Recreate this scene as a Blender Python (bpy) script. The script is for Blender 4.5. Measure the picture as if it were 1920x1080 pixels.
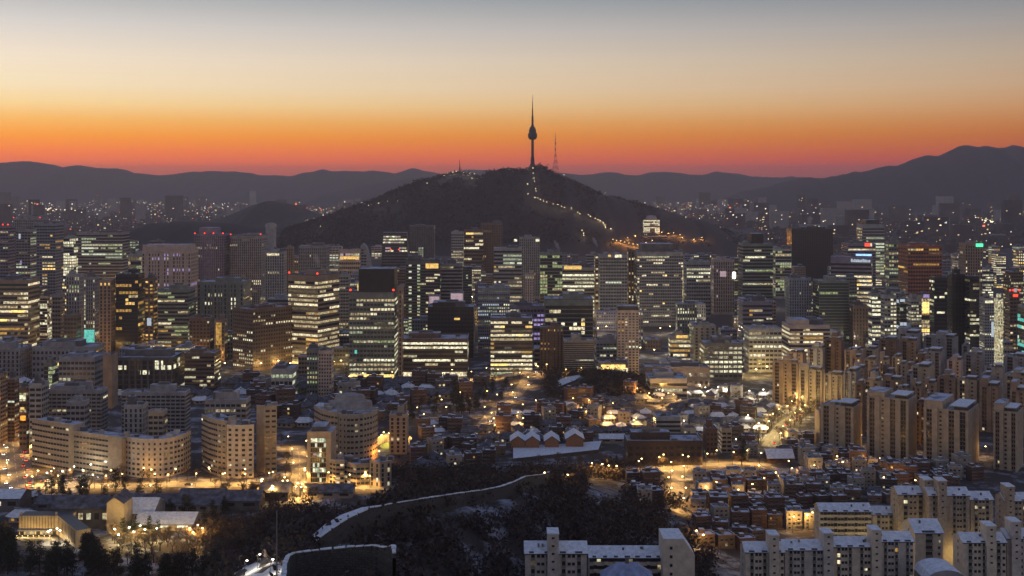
import bpy, math, random
import numpy as np
C = bpy.context.scene.collection
SC = bpy.context.scene
for _o in list(bpy.data.objects):
    bpy.data.objects.remove(_o)

# ------------------------------------------------------------------ camera, world, exposure
F, CZ, HY = 2300.0, 185.0, 345.0          # focal length in 1920-wide pixels, eye height, horizon row
cam = bpy.data.objects.new('camera', bpy.data.cameras.new('camera'))
C.objects.link(cam)
cam.location = (0, 0, CZ)
cam.rotation_euler = (math.pi/2, 0, 0)
cam.data.sensor_width = 36
cam.data.lens = 36*F/1920
cam.data.shift_y = -(540-HY)/1920
cam.data.clip_start, cam.data.clip_end = 1, 120000
SC.camera = cam
SC.render.engine = 'CYCLES'
SC.view_settings.view_transform = 'Standard'
SC.view_settings.look = 'None'
SC.view_settings.exposure = 0
SC.view_settings.gamma = 1
SC.cycles.use_denoising = True
SC.cycles.max_bounces = 5
SC.cycles.diffuse_bounces = 2
SC.cycles.glossy_bounces = 2
SC.cycles.volume_bounces = 2
SC.cycles.caustics_reflective = False
SC.cycles.caustics_refractive = False
SC.cycles.sample_clamp_indirect = 4
SC.render.filter_size = 1.9

HAZE, HAZE_TOP = 5.9e-5, 535.      # density of the air, top of the layer
AIR = (.15, .12, .125)            # what a very thick stretch of that air looks like

def lin(c):
    return tuple((v/255/12.92 if v/255 <= .04045 else ((v/255+.055)/1.055)**2.4) for v in c)

def make_world():
    w = bpy.data.worlds.new('World'); SC.world = w; w.use_nodes = True
    nt = w.node_tree; nt.nodes.clear()
    N, L = nt.nodes.new, nt.links.new
    tc = N('ShaderNodeTexCoord'); sep = N('ShaderNodeSeparateXYZ'); L(tc.outputs['Generated'], sep.inputs[0])
    el = N('ShaderNodeMath'); el.operation = 'MULTIPLY'; el.inputs[1].default_value = 2.0; L(sep.outputs['Z'], el.inputs[0])
    def clear(c, py):      # the radiance the sky needs above the haze layer to read as c through it
        c = lin(c)
        if py is None or py < -100: return c
        e = max(.0012, (345-py)/2300); T = max(.24, math.exp(-HAZE*min(24000, (HAZE_TOP-CZ)/e)))
        return tuple(max(.0, (v-s*(1-T))/T) for v, s in zip(c, AIR))
    def ramp(stops, air=True):
        r = N('ShaderNodeValToRGB'); cr = r.color_ramp
        for i, (py, c) in enumerate(stops):
            p = (345-py)/2300*2
            e = cr.elements[i] if i < 2 else cr.elements.new(p)
            e.position = p; e.color = (*(clear(c, py) if air else lin(c)), 1)
        L(el.outputs[0], r.inputs[0]); return r
    high = [(-260, (122, 132, 156)), (-800, (98, 112, 146))]
    left = ramp([(330, (180, 100, 62)), (305, (222, 116, 50)), (290, (240, 128, 48)), (260, (250, 158, 58)), (230, (249, 187, 102)), (200, (250, 216, 156)), (170, (248, 226, 188)), (120, (244, 227, 204)), (60, (219, 212, 206)), (0, (176, 179, 181))]+high)
    right = ramp([(330, (124, 72, 64)), (305, (146, 80, 62)), (280, (160, 90, 62)), (250, (172, 104, 68)), (210, (182, 130, 94)), (170, (182, 146, 116)), (120, (170, 150, 130)), (60, (146, 140, 138)), (0, (112, 122, 132))]+high)
    at = N('ShaderNodeMath'); at.operation = 'ARCTAN2'; L(sep.outputs['X'], at.inputs[0]); L(sep.outputs['Y'], at.inputs[1])
    mr = N('ShaderNodeMapRange'); mr.inputs['From Min'].default_value = -.46; mr.inputs['From Max'].default_value = .54
    L(at.outputs[0], mr.inputs['Value'])
    m1 = N('ShaderNodeMix'); m1.data_type = 'RGBA'; L(mr.outputs[0], m1.inputs['Factor'])
    L(left.outputs[0], m1.inputs[6]); L(right.outputs[0], m1.inputs[7])
    back = ramp([(345, (212, 194, 180)), (-100, (204, 190, 180)), (-450, (132, 134, 152)), (-800, (98, 110, 144))], False)
    mb = N('ShaderNodeMapRange'); mb.interpolation_type = 'SMOOTHSTEP'
    mb.inputs['From Min'].default_value = -.25; mb.inputs['From Max'].default_value = .7
    L(sep.outputs['Y'], mb.inputs['Value'])
    m2 = N('ShaderNodeMix'); m2.data_type = 'RGBA'; L(mb.outputs[0], m2.inputs['Factor'])
    L(back.outputs[0], m2.inputs[6]); L(m1.outputs[2], m2.inputs[7])
    up = N('ShaderNodeMapRange'); up.inputs['From Min'].default_value = -.02; up.inputs['From Max'].default_value = 0
    L(sep.outputs['Z'], up.inputs['Value'])
    m3 = N('ShaderNodeMix'); m3.data_type = 'RGBA'; L(up.outputs[0], m3.inputs['Factor'])
    m3.inputs[6].default_value = (.02, .018, .02, 1); L(m2.outputs[2], m3.inputs[7])
    sky = N('ShaderNodeTexSky'); sky.sky_type = 'NISHITA'; sky.sun_disc = False
    sky.sun_elevation = math.radians(-3); sky.sun_rotation = math.radians(-32)
    b1 = N('ShaderNodeBackground'); b1.inputs[1].default_value = 1.0; L(m3.outputs[2], b1.inputs[0])
    b2 = N('ShaderNodeBackground'); b2.inputs[1].default_value = .05; L(sky.outputs[0], b2.inputs[0])
    ad = N('ShaderNodeAddShader'); L(b1.outputs[0], ad.inputs[0]); L(b2.outputs[0], ad.inputs[1])
    out = N('ShaderNodeOutputWorld'); L(ad.outputs[0], out.inputs[0])
make_world()
sun = bpy.data.objects.new('sun', bpy.data.lights.new('sun', 'SUN'))
C.objects.link(sun)
sun.data.energy = .05; sun.data.angle = math.radians(12); sun.data.color = (1, .62, .36)
sun.rotation_euler = (math.radians(89), 0, math.radians(180+32))    # dawn glow just below the rim, beyond the left edge

# ------------------------------------------------------------------ coordinates
def X(px, d): return (px-960)*d/F
def Z(py, d): return CZ-(py-HY)*d/F
def gd(py, z=0.): return F*(CZ-z)/(py-HY)          # distance at which level ground shows at row py
def PX(x, d): return 960+x*F/d
def PY(z, d): return HY+(CZ-z)*F/d

SPUR = np.array([(0, -400, 190, 200, 200), (0, -60, 176, 120, 110), (-5, 0, 168, 110, 100), (-20, 100, 134, 95, 80), (-36, 200, 104, 85, 70), (-42, 290, 88, 80, 62),
                 (-60, 400, 66, 78, 56), (-40, 460, 61, 76, 56), (0, 520, 52, 78, 54), (24, 620, 32, 76, 56), (44, 710, 12, 70, 50), (56, 770, 1, 60, 50)], float)
HILLOCKS = [(78, 1090, 14, 42, 60), (20, 1150, 7, 40, 60), (-190, 480, 14, 60, 70), (-250, 560, 8, 60, 50), (190, 930, 3, 60, 40)]
def zt(x, y):
    x = np.asarray(x, float); y = np.asarray(y, float)
    h = np.zeros(np.broadcast(x, y).shape)
    for a, b in zip(SPUR[:-1], SPUR[1:]):
        dx, dy = b[0]-a[0], b[1]-a[1]; L2 = dx*dx+dy*dy
        t = np.clip(((x-a[0])*dx+(y-a[1])*dy)/L2, 0, 1)
        ex, ey = x-(a[0]+t*dx), y-(a[1]+t*dy)
        dist = np.hypot(ex, ey); side = ex*dy-ey*dx
        hw = np.where(side > 0, a[4]+t*(b[4]-a[4]), a[3]+t*(b[3]-a[3]))
        h = np.maximum(h, (a[2]+t*(b[2]-a[2]))*np.exp(-(dist/hw)**2))
    for (cx, cy, cz, rx, ry) in HILLOCKS:
        h = np.maximum(h, cz*np.exp(-((x-cx)/rx)**2-((y-cy)/ry)**2))
    return h
def g(x, y): return float(zt(x, y))

# ------------------------------------------------------------------ mesh collecting
class MB:
    def __init__(s): s.v, s.f, s.m, s.mats = [], [], [], []
    def mi(s, m):
        if m not in s.mats: s.mats.append(m)
        return s.mats.index(m)
    def quad(s, a, b, c, d, m):
        n = len(s.v); s.v += [a, b, c, d]; s.f.append((n, n+1, n+2, n+3)); s.m.append(s.mi(m))
    def poly(s, pts, m):
        n = len(s.v); s.v += list(pts); s.f.append(tuple(range(n, n+len(pts)))); s.m.append(s.mi(m))
    def box(s, x0, x1, y0, y1, z0, z1, m, top=None, bottom=False):
        n = len(s.v); i = s.mi(m); t = s.mi(top or m)
        s.v += [(x0, y0, z0), (x1, y0, z0), (x1, y1, z0), (x0, y1, z0), (x0, y0, z1), (x1, y0, z1), (x1, y1, z1), (x0, y1, z1)]
        for q in ((0, 1, 5, 4), (1, 2, 6, 5), (2, 3, 7, 6), (3, 0, 4, 7)): s.f.append(tuple(n+k for k in q)); s.m.append(i)
        s.f.append((n+4, n+5, n+6, n+7)); s.m.append(t)
        if bottom: s.f.append((n+3, n+2, n+1, n)); s.m.append(i)
    def prism(s, pts, z0, z1, m, top=None):
        n = len(pts)
        for k in range(n):
            a, b = pts[k], pts[(k+1) % n]
            s.quad((a[0], a[1], z0), (b[0], b[1], z0), (b[0], b[1], z1), (a[0], a[1], z1), m)
        s.poly([(p[0], p[1], z1) for p in pts], top or m)
    def bar(s, a, b, r0, r1, m, k=4):
        a, b = np.array(a, float), np.array(b, float); d = b-a; L = np.linalg.norm(d)
        if L < 1e-6: return
        d /= L; u = np.cross(d, (0, 0, 1) if abs(d[2]) < .9 else (1, 0, 0)); u /= np.linalg.norm(u); w = np.cross(d, u)
        n = len(s.v); i = s.mi(m)
        for (c, r) in ((a, r0), (b, r1)):
            for j in range(k):
                t = 2*math.pi*j/k; s.v.append(tuple(c+r*(math.cos(t)*u+math.sin(t)*w)))
        for j in range(k):
            q = (j+1) % k; s.f.append((n+j, n+q, n+k+q, n+k+j)); s.m.append(i)
    def lathe(s, prof, m, k=24, c=(0, 0)):
        n = len(s.v); i = s.mi(m)
        for (r, z) in prof:
            for j in range(k):
                t = 2*math.pi*j/k; s.v.append((c[0]+r*math.cos(t), c[1]+r*math.sin(t), z))
        for a in range(len(prof)-1):
            for j in range(k):
                q = (j+1) % k
                s.f.append((n+a*k+j, n+a*k+q, n+(a+1)*k+q, n+(a+1)*k+j)); s.m.append(i)
    def mesh(s, name):
        me = bpy.data.meshes.new(name); me.from_pydata(s.v, [], s.f)
        for m in s.mats: me.materials.append(M(m))
        if len(s.mats) > 1: me.polygons.foreach_set('material_index', s.m)
        me.update(); return me
    def obj(s, name, parent=None, loc=None):
        return link(name, s.mesh(name), parent, loc)
def link(name, data, parent=None, loc=None, rz=0, scale=None):
    o = bpy.data.objects.new(name, data); C.objects.link(o)
    if parent is not None: o.parent = parent
    if loc is not None: o.location = loc
    if rz: o.rotation_euler = (0, 0, rz)
    if scale is not None: o.scale = scale
    return o
def tag(o, label=None, cat=None, group=None, kind=None):
    if label: o['label'] = label
    if cat: o['category'] = cat
    if group: o['group'] = group
    if kind: o['kind'] = kind
    return o
def root(name, loc, label, cat, group=None, rz=0, scale=None):
    return tag(link(name, None, None, loc, rz, scale), label, cat, group)

# ------------------------------------------------------------------ materials
_M = {}
SURF = {   # name: colour, roughness, noise amount, noise scale
    'grey': ((0.304, 0.29, 0.29), .75, .35, .06), 'palegrey': ((0.372, 0.36, 0.348), .75, .3, .06), 'darkgrey': ((0.119, 0.116, 0.119), .6, .4, .06),
    'black': ((0.024, 0.0255, 0.03), .35, .4, .06), 'brown': ((0.189, 0.123, 0.087), .8, .35, .06), 'palebrown': ((0.336, 0.24, 0.168), .8, .3, .06),
    'beige': ((.43, .35, .25), .85, .22, .09), 'cream': ((.66, .57, .44), .85, .2, .12), 'pinkbeige': ((0.528, 0.407, 0.341), .8, .25, .06),
    'bluegrey': ((0.238, 0.259, 0.301), .55, .3, .06), 'greengrey': ((0.195, 0.21, 0.188), .6, .35, .06), 'purplegrey': ((0.238, 0.21, 0.266), .7, .3, .06),
    'orangelit': ((0.364, 0.13, 0.065), .8, .35, .05), 'brick': ((.12, .066, .05), .9, .45, .35), 'brickdark': ((.062, .044, .04), .9, .45, .35), 'plaster': ((0.374, 0.319, 0.259), .9, .35, .25),
    'white': ((.6, .58, .56), .7, .2, .06), 'concrete': ((0.288, 0.27, 0.24), .9, .35, .15), 'redpaint': ((.4, .035, .025), .6, .2, .3), 'whitepaint': ((.7, .7, .68), .6, .2, .3),
    'darkmetal': ((.035, .035, .04), .5, .3, .2), 'steel': ((.3, .3, .31), .45, .2, .3), 'bark': ((.05, .036, .026), .95, .5, .8), 'twig': ((.13, .095, .07), .95, .5, .25),
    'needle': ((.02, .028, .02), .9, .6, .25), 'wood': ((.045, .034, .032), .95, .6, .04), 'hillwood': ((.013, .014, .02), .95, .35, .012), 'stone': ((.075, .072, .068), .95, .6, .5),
    'slush': ((.17, .165, .16), .8, .4, .15), 'asphalt': ((.05, .05, .052), .85, .4, .15), 'pavement': ((.2, .19, .18), .9, .3, .2), 'snow': ((.76, .79, .86), .8, .25, .2), 'tile': ((.045, .045, .055), .7, .4, .4),
    'blueroof': ((.06, .1, .24), .6, .3, .3), 'carpaint': ((.35, .35, .36), .3, .1, 1), 'cardark': ((.03, .03, .034), .3, .1, 1), 'rubber': ((.015, .015, .015), .9, .1, 1),
    'farland': ((.06, .05, .055), 1, .5, .001), 'farcity': ((.10, .085, .085), 1, .5, .004), 'archbrick': ((.30, .14, .07), .9, .3, .35), 'roadpaint': ((.6, .6, .58), .8, .2, .3),
}
SURF['palecream'] = ((.58, .53, .46), .85, .25, .12)
SURF['snowblue'] = ((.3, .36, .52), .8, .35, .15)
SURF['tilesnow'] = ((.11, .115, .14), .9, .75, .1)
SURF['turf'] = ((.16, .2, .06), .9, .25, .1)
EMIT = {   # name: colour, strength, unevenness
    'dim': ((1, .78, .42), .10, .9), 'warm': ((1, .80, .44), .42, .95), 'warmb': ((1, .86, .54), .85, .8), 'white': ((1, .92, .58), .45, .95), 'whiteb': ((1, .94, .64), .95, .8),
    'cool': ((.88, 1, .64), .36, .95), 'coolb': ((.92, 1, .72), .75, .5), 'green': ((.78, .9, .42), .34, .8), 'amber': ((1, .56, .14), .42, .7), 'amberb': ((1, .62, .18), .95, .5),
    'gold': ((1, .66, .2), 1.6, .5), 'red': ((1, .06, .03), 2.2, .1), 'blue': ((.25, .45, 1), 2.2, .2), 'paleblue': ((.75, .88, 1), .6, .2), 'pink': ((.85, .6, .68), .5, .3), 'purple': ((.55, .42, .85), .6, .6),
    'signgreen': ((.08, 1, .4), 1.8, .2), 'teal': ((.2, .85, .7), .7, .4), 'lamp': ((1, .68, .25), 16, 0), 'lampwhite': ((1, .9, .7), 16, 0), 'lampfar': ((1, .76, .4), 16, 0), 'head': ((1, .93, .8), 12, 0), 'tail': ((1, .05, .02), 9, 0), 'orange': ((1, .36, .05), 1.4, .4),
    'fardot': ((1, .72, .36), 1.0, .9), 'fardotb': ((1, .84, .55), 2.4, .9), 'fardotc': ((.95, .95, .9), 1.3, .9), 'fardotr': ((1, .2, .1), 1.8, .5),
}
def M(name):
    if name in _M: return _M[name]
    m = bpy.data.materials.new(name); m.use_nodes = True; nt = m.node_tree; nt.nodes.clear(); _M[name] = m
    N, L = nt.nodes.new, nt.links.new
    out = N('ShaderNodeOutputMaterial'); geo = N('ShaderNodeNewGeometry')
    nz = N('ShaderNodeTexNoise'); L(geo.outputs['Position'], nz.inputs['Vector'])
    if name in EMIT:
        c, s, u = EMIT[name]
        nz.inputs['Scale'].default_value = .5; nz.inputs['Detail'].default_value = 3
        mr = N('ShaderNodeMapRange'); mr.inputs['From Min'].default_value = .3; mr.inputs['From Max'].default_value = .7
        mr.inputs['To Min'].default_value = s*(1-u); mr.inputs['To Max'].default_value = s*(1+u)
        L(nz.outputs[0], mr.inputs['Value'])
        e = N('ShaderNodeEmission'); e.inputs[0].default_value = (*c, 1); L(mr.outputs[0], e.inputs[1]); L(e.outputs[0], out.inputs[0])
        m.cycles.emission_sampling = 'NONE'
        return m
    p = N('ShaderNodeBsdfPrincipled'); L(p.outputs[0], out.inputs[0])
    if name == 'glass':
        p.inputs['Base Color'].default_value = (.03, .032, .036, 1); p.inputs['Roughness'].default_value = .2
        return m
    if name == 'glassgreen':
        p.inputs['Base Color'].default_value = (.055, .07, .06, 1); p.inputs['Roughness'].default_value = .2
        return m
    if name == 'roofsnow':       # flat roofs: old snow with bare dark patches
        nz.inputs['Scale'].default_value = .13; nz.inputs['Detail'].default_value = 6; nz.inputs['Roughness'].default_value = .65
        r = N('ShaderNodeValToRGB'); r.color_ramp.elements[0].position = .36; r.color_ramp.elements[0].color = (.05, .05, .055, 1)
        r.color_ramp.elements[1].position = .52; r.color_ramp.elements[1].color = (.52, .55, .64, 1)
        L(nz.outputs[0], r.inputs[0]); L(r.outputs[0], p.inputs['Base Color']); p.inputs['Roughness'].default_value = .9
        return m
    if name == 'ground':
        nz.inputs['Scale'].default_value = .05; nz.inputs['Detail'].default_value = 8; nz.inputs['Roughness'].default_value = .7
        r = N('ShaderNodeValToRGB'); r.color_ramp.elements[0].position = .5; r.color_ramp.elements[0].color = (.05, .042, .04, 1)
        r.color_ramp.elements[1].position = .68; r.color_ramp.elements[1].color = (.45, .47, .55, 1)
        L(nz.outputs[0], r.inputs[0]); L(r.outputs[0], p.inputs['Base Color']); p.inputs['Roughness'].default_value = .95
        return m
    c, ro, na, ns = SURF[name]
    nz.inputs['Scale'].default_value = ns*3; nz.inputs['Detail'].default_value = 5; nz.inputs['Roughness'].default_value = .6
    r = N('ShaderNodeValToRGB'); r.color_ramp.elements[0].position = .3; r.color_ramp.elements[1].position = .72
    r.color_ramp.elements[0].color = (*[v*(1-na) for v in c], 1); r.color_ramp.elements[1].color = (*[min(1, v*(1+na)) for v in c], 1)
    L(nz.outputs[0], r.inputs[0]); L(r.outputs[0], p.inputs['Base Color']); p.inputs['Roughness'].default_value = ro
    if name == 'stone':      # courses of squared blocks
        sp = N('ShaderNodeSeparateXYZ'); L(geo.outputs['Position'], sp.inputs[0]); ad = N('ShaderNodeMath'); L(sp.outputs['X'], ad.inputs[0]); L(sp.outputs['Y'], ad.inputs[1])
        cb = N('ShaderNodeCombineXYZ'); L(ad.outputs[0], cb.inputs['X']); L(sp.outputs['Z'], cb.inputs['Y'])
        bt = N('ShaderNodeTexBrick'); L(cb.outputs[0], bt.inputs['Vector']); bt.inputs['Scale'].default_value = 1; bt.inputs['Brick Width'].default_value = 1.1; bt.inputs['Row Height'].default_value = .62; bt.inputs['Mortar Size'].default_value = .06
        bt.inputs['Color1'].default_value = (.05, .048, .046, 1); bt.inputs['Color2'].default_value = (.12, .115, .105, 1); bt.inputs['Mortar'].default_value = (.02, .02, .02, 1)
        mx = N('ShaderNodeMix'); mx.data_type = 'RGBA'; mx.inputs['Factor'].default_value = .6; L(r.outputs[0], mx.inputs[6]); L(bt.outputs['Color'], mx.inputs[7]); L(mx.outputs[2], p.inputs['Base Color'])
    if name in ('steel', 'darkmetal'): p.inputs['Metallic'].default_value = .6
    return m
# ------------------------------------------------------------------ ground, mountains, haze
def struct(o, label=None): return tag(o, kind='structure', label=label)
def make_ground():
    az = np.radians(np.concatenate([np.arange(-180, -56, 6), np.arange(-54, 54.1, .5), np.arange(58, 178, 6)]))
    rr = [3.]
    while rr[-1] < 1250: rr.append(rr[-1]+max(3., min(8., rr[-1]*.03)))
    while rr[-1] < 22500: rr.append(rr[-1]*1.07)
    rr = np.array(rr); A, R = np.meshgrid(az, rr)
    x, y = R*np.sin(A), R*np.cos(A); z = zt(x, y)
    rng = np.random.default_rng(4)
    z = z+np.where(z > 3, rng.normal(0, .35, z.shape), 0)
    nr, na = A.shape
    v = np.stack([x, y, z], -1).reshape(-1, 3).tolist(); f = []
    for i in range(nr-1):
        for j in range(na):
            k = (j+1) % na
            f.append((i*na+j, i*na+k, (i+1)*na+k, (i+1)*na+j))
    f.append(tuple(range(na)))
    me = bpy.data.meshes.new('ground'); me.from_pydata(v, [], [q[::-1] for q in f]); me.materials.append(M('ground')); me.materials.append(M('farland'))
    d = R[:-1].repeat(1, 0).reshape(-1)
    mi = np.where(d > 1400, 1, 0).astype(np.int32); mi = np.concatenate([mi, [0]]).astype(np.int32)
    me.polygons.foreach_set('material_index', mi); me.update()
    struct(link('ground', me))
make_ground()

def fnoise(seed, n, amp, first=0):
    rng = np.random.default_rng(seed); out = np.zeros(n)
    for o in range(first, 5):
        k = max(2, int(n/(24/2**o))); out += np.interp(np.linspace(0, k-1, n), np.arange(k), rng.normal(0, 1, k))*amp/(1.7**o)
    return out
HILLS = {}
def make_hill(name, prof, d, front, back, m, rough=0, n=220, seed=1, rows=26, label=None):
    """A ridge at distance d whose crest follows the skyline points (px, py); it slopes down towards and away from the viewer."""
    P = np.array(prof, float); px = np.linspace(P[0, 0], P[-1, 0], n); py = np.interp(px, P[:, 0], P[:, 1])
    cx = (px-960)*d/F; cz = np.maximum(CZ-(py-HY)*d/F, -3)+(fnoise(seed, n, rough)*.25 if d < 6000 else fnoise(seed, n, rough, 2)*2.2)
    t = np.concatenate([np.linspace(-1, 0, rows), np.linspace(0, 1, 8)[1:]])
    rng = np.random.default_rng(seed)
    wob = fnoise(seed+5, n, 1.0)
    V = []
    for tt in t:
        s = .5+.5*math.cos(math.pi*abs(tt)); s = s**(.8 if tt < 0 else 1)
        yy = d+(tt*front if tt < 0 else tt*back)
        fold = np.roll(wob, int(8*tt))*rough*1.6*math.sin(math.pi*min(1, abs(tt)))
        V.append(np.stack([cx, np.full(n, yy)+rng.normal(0, rough*.1+.01, n), cz*s+fold*(cz > 8)-3*abs(tt)], 1))
    V = np.concatenate(V).tolist(); f = []
    for i in range(len(t)-1):
        for j in range(n-1): f.append((i*n+j, i*n+j+1, (i+1)*n+j+1, (i+1)*n+j))
    me = bpy.data.meshes.new(name); me.from_pydata(V, [], f); me.materials.append(M(m)); me.update()
    me.polygons.foreach_set('use_smooth', [True]*len(f))
    o = struct(link(name, me), label)
    HILLS[name if name not in HILLS else name+str(len(HILLS))] = (P, d, front)
    return o
def hill_z(name, x, y):
    P, d, front = HILLS[name]
    px = 960+x*F/d
    if px < P[0, 0] or px > P[-1, 0] or y > d or y < d-front: return 0
    c = CZ-(np.interp(px, P[:, 0], P[:, 1])-HY)*d/F
    return float(c*(.5+.5*math.cos(math.pi*(d-y)/front))**.8)
NAMSAN = [(470, 458), (520, 442), (560, 424), (640, 398), (700, 378), (730, 364), (760, 352), (800, 338), (835, 329), (860, 325), (890, 330), (905, 333), (920, 324), (945, 319), (985, 319), (1000, 315), (1012, 311), (1025, 318), (1040, 328), (1060, 335), (1090, 350), (1130, 367), (1170, 377), (1200, 384), (1240, 398), (1280, 412), (1330, 425), (1370, 440), (1420, 462)]
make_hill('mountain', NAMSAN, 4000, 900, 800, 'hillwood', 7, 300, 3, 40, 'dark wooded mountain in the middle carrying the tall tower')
make_hill('hill', [(-500, 330), (-300, 318), (-120, 300), (0, 305), (45, 301), (80, 306), (115, 314), (150, 308), (175, 313), (220, 314), (245, 322), (300, 328), (350, 322), (470, 321), (540, 330), (600, 318), (650, 319), (700, 320), (740, 324), (770, 316), (800, 321), (830, 325), (870, 318), (920, 320), (1000, 330), (1060, 323), (1090, 326), (1130, 324), (1170, 328), (1250, 322), (1320, 328), (1340, 324), (1420, 330), (1560, 335), (1800, 340), (2100, 335)], 13000, 1500, 2500, 'hillwood', 11, 420, 7, 12)
make_hill('hill', [(500, 400), (560, 388), (600, 366), (640, 352), (700, 341), (780, 335), (870, 345), (960, 352), (1080, 360), (1200, 372)], 10500, 1200, 1500, 'hillwood', 8, 120, 8, 10)
make_hill('hill', [(1380, 372), (1440, 347), (1500, 337), (1560, 330), (1600, 325), (1640, 315), (1680, 307), (1720, 297), (1760, 292), (1800, 279), (1830, 275), (1870, 278), (1900, 271), (1920, 280), (1960, 272), (2050, 285), (2200, 305), (2400, 330)], 9000, 1500, 2000, 'hillwood', 11, 200, 9, 14)
make_hill('hill', [(400, 412), (440, 400), (474, 384), (510, 376), (545, 382), (580, 395), (620, 408)], 5400, 600, 500, 'hillwood', 4, 120, 10)
make_hill('hill', [(210, 440), (240, 432), (280, 420), (330, 416), (400, 417), (470, 423), (540, 436), (600, 446)], 3700, 420, 400, 'hillwood', 3, 120, 11)

def make_haze():
    mb = MB(); mb.box(-26000, 26000, -24000, 26000, -7, HAZE_TOP, 'hazeair', bottom=True)
    m = bpy.data.materials.new('hazeair'); _M['hazeair'] = m; m.use_nodes = True; nt = m.node_tree; nt.nodes.clear()
    out = nt.nodes.new('ShaderNodeOutputMaterial'); v = nt.nodes.new('ShaderNodeVolumePrincipled')
    v.inputs['Color'].default_value = (.90, .83, .87, 1); v.inputs['Density'].default_value = HAZE; v.inputs['Anisotropy'].default_value = .55
    nt.links.new(v.outputs[0], out.inputs['Volume'])
    tag(mb.obj('haze'), kind='stuff')
make_haze()

# woods on the mountain: many small ragged clumps, one mass
def clump_mesh(name, pts, sizes, m, seed=0, cards=5, squash=1.0, leaf=(.18, .42)):
    rng = np.random.default_rng(seed); n = len(pts); pts = np.asarray(pts, float)
    k = n*cards
    c = np.repeat(pts, cards, 0); s = np.repeat(np.asarray(sizes, float), cards)
    off = rng.normal(0, .34, (k, 3))*s[:, None]; off[:, 2] = np.abs(off[:, 2])*squash+.15*s
    c = c+off
    a = rng.normal(0., 1., (k, 3)); a = a/np.linalg.norm(a, axis=1)[:, None]
    b = np.cross(a, rng.normal(0, 1, (k, 3))); b = b/np.linalg.norm(b, axis=1)[:, None]
    r = s*rng.uniform(*leaf, k)
    v = np.stack([c-a*r[:, None], c+b*r[:, None]*.5, c+a*r[:, None], c-b*r[:, None]*.6], 1).reshape(-1, 3)
    me = bpy.data.meshes.new(name); me.vertices.add(len(v)); me.vertices.foreach_set('co', v.ravel())
    me.loops.add(4*k); me.loops.foreach_set('vertex_index', np.arange(4*k))
    me.polygons.add(k); me.polygons.foreach_set('loop_start', np.arange(0, 4*k, 4)); me.polygons.foreach_set('loop_total', np.full(k, 4))
    me.materials.append(M(m)); me.update(calc_edges=True); return me
def hit(px, py, name):
    P, d, front = HILLS[name]
    for y in np.arange(d-front, d, 3.):
        if hill_z(name, X(px, y), y) >= Z(py, y): return X(px, y), y, hill_z(name, X(px, y), y)
    y = d-5; return X(px, y), y, hill_z(name, X(px, y), y)
PATH = [(998, 322), (999, 332), (1000, 341), (988, 353), (1001, 348), (1003, 362), (989, 371), (1004, 366), (1002, 378), (1007, 379), (1012, 382), (1018, 385), (1024, 387), (1036, 390), (1045, 392), (1052, 395), (1057, 397), (1070, 398), (1082, 406), (1086, 409), (1102, 411), (1106, 414), (1115, 417), (1120, 420), (1124, 422), (1130, 426), (1133, 430), (1134, 434), (1144, 437), (1090, 440), (1093, 446), (1093, 450)]
SCATTERED = [(838, 331), (848, 329), (855, 328), (868, 330), (880, 331), (888, 332), (884, 341), (832, 336), (800, 350), (709, 388), (725, 384), (744, 384), (690, 392), (1134, 362), (1056, 330), (1208, 377), (1285, 402), (605, 398), (588, 403), (576, 410), (600, 432), (572, 418)]
def mountain_wood():
    rng = random.Random(5); pts, sz = [], []; near = [hit(px, py, 'mountain') for px, py in PATH+SCATTERED]
    while len(pts) < 9000:
        y = rng.uniform(3250, 4010); px = rng.uniform(500, 1400); x = (px-960)*4000/F
        z = hill_z('mountain', x, min(y, 3999))
        if z < 12 or any(abs(x-q[0]) < 12 and -75 < y-q[1] < 14 for q in near): continue
        pts.append((x, y, z-1)); sz.append(rng.uniform(7, 13))
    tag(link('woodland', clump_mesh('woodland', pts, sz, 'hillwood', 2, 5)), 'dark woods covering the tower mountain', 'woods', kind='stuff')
mountain_wood()

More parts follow.
